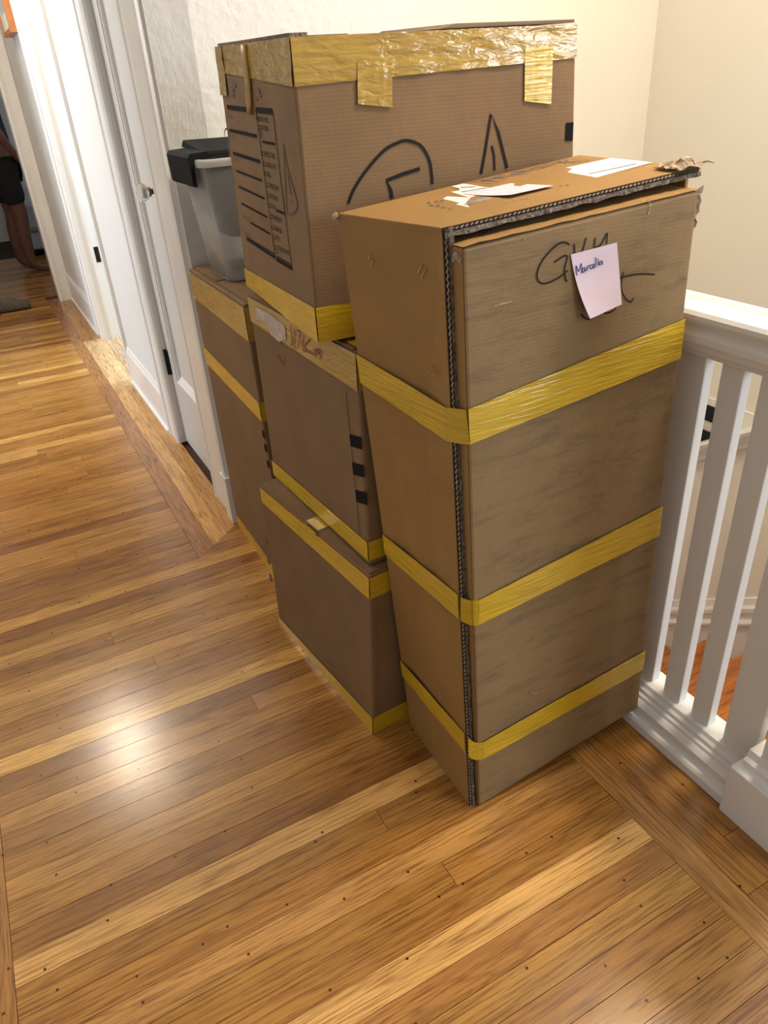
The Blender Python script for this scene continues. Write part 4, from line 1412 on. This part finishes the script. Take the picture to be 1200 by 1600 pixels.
for wrist, sgn in ((23, 1), (27, -1)):
    bx_, by_, bz_ = body[wrist][0]
    for q_, (dx, dy, dz, ln) in enumerate(((0.02, 0.028, -0.01, 0.7), (0.045, 0.020, -0.03, 0.95), (0.048, 0.006, -0.035, 1.0), (0.046, -0.008, -0.035, 0.95), (0.040, -0.02, -0.03, 0.8))):
        k0 = len(body)
        body.append(((bx_ + dx * 0.6, by_ - sgn * dy, bz_ + dz * 0.8), 0.010))
        body.append(((bx_ + dx * (0.6 + 0.6 * ln), by_ - sgn * dy * 1.2, bz_ + dz * (0.8 + 1.2 * ln)), 0.009))
        body.append(((bx_ + dx * (0.6 + 0.8 * ln), by_ - sgn * dy * 1.1, bz_ + dz * (0.8 + 2.2 * ln)), 0.008))
        be += [(wrist, k0), (k0, k0 + 1), (k0 + 1, k0 + 2)]
vs, fs_ = skin_mesh('person', body, be, 'skin', None)
person = tag(mesh('person', place(vs, PL, PA), fs_, 'skin', None, smooth=True), 'barefoot person in dark top and black knee-length shorts standing beyond the end doorway', 'person')
shirt = [((0, 0, 0.88), (0.165, 0.165)), ((0, 0, 1.08), 0.145), ((0.01, 0, 1.26), (0.158, 0.14)), ((0, 0, 1.39), (0.135, 0.105)), ((0, 0.19, 1.375), 0.070), ((0, 0.245, 1.20), 0.062), ((0, -0.19, 1.375), 0.070), ((0, -0.245, 1.20), 0.062)]
vs, fs_ = skin_mesh('shirt', shirt, [(0, 1), (1, 2), (2, 3), (3, 4), (4, 5), (3, 6), (6, 7)], 'shirt', None)
mesh('shirt', place(vs, PL, PA), fs_, 'shirt', person, smooth=True)
shorts = [((0, 0, 0.93), 0.155), ((0, 0.10, 0.82), 0.115), ((0.02, 0.105, 0.53), 0.092), ((0, -0.10, 0.82), 0.115), ((0.035, -0.105, 0.53), 0.092)]
vs, fs_ = skin_mesh('shorts', shorts, [(0, 1), (1, 2), (0, 3), (3, 4)], 'shorts', None)
mesh('shorts', place(vs, PL, PA), fs_, 'shorts', person, smooth=True)
hair = [((-0.015, 0, 1.72), 0.085), ((-0.04, 0, 1.64), 0.085), ((-0.045, 0, 1.54), 0.06)]
vs, fs_ = skin_mesh('hair', hair, [(0, 1), (1, 2)], 'hair', None)
mesh('hair', place(vs, PL, PA), fs_, 'hair', person, smooth=True)
for s_ in (-1, 1):
    fe = MB().lathe([(0.002, -0.006), (0.009, -0.004), (0.011, 0.0), (0.009, 0.004), (0.002, 0.006)], (0.098, 0.030 * s_, 1.63), 'x', 10)
    mesh('eye', place(fe.v, PL, PA), fe.f, 'shorts', person, smooth=True)
    fe = MB().tube([(0.02, 0.088 * s_, 1.65), (0.005, 0.096 * s_, 1.63), (0.012, 0.09 * s_, 1.595)], [0.012, 0.015, 0.008], 8)
    mesh('ear', place(fe.v, PL, PA), fe.f, 'skin', person, smooth=True)
fe = MB().tube([(0.100, 0, 1.635), (0.112, 0, 1.605), (0.100, 0, 1.597)], [0.005, 0.009, 0.005], 8)
mesh('nose', place(fe.v, PL, PA), fe.f, 'skin', person, smooth=True)
fe = MB().tube([(0.092, 0.022, 1.572), (0.098, 0, 1.571), (0.092, -0.022, 1.572)], 0.004, 6)
mesh('mouth', place(fe.v, PL, PA), fe.f, 'skin', person, smooth=True)

# ---- grey woolly slipper left on the floor before the end doorway
sl_c = np.array([0.075, 5.92, 0.0])
v, f = [], []
n_, r_n = 14, 12
for i in range(n_ + 1):
    t = i / n_
    wd = 0.055 * (math.sin(math.pi * min(1, t * 0.96 + 0.02)) ** 0.55)
    ht = 0.055 + 0.065 * (1 - t) * (t < 0.5) + (0.045 * (1 - abs(t - 0.55) / 0.45) if t >= 0.5 else 0.03 * t)
    for k in range(r_n):
        th = 2 * math.pi * k / r_n
        yy, zz = wd * math.cos(th), max(0.0, 0.5 * ht * (1 + math.sin(th)))
        jit = 1 + 0.08 * noise.noise(Vector((t * 8, th, 3)))
        v.append((sl_c[0] + (t - 0.5) * 0.27, sl_c[1] + yy * jit, zz * jit))
for i in range(n_):
    for k in range(r_n):
        k2 = (k + 1) % r_n
        f.append((i * r_n + k, i * r_n + k2, (i + 1) * r_n + k2, (i + 1) * r_n + k))
f.append(tuple(range(r_n)))
f.append(tuple(range(n_ * r_n, (n_ + 1) * r_n)))
slp = tag(mesh('slipper', v, f, 'slipper', None, smooth=True), 'grey woolly slipper on the floor just before the end doorway', 'slipper')
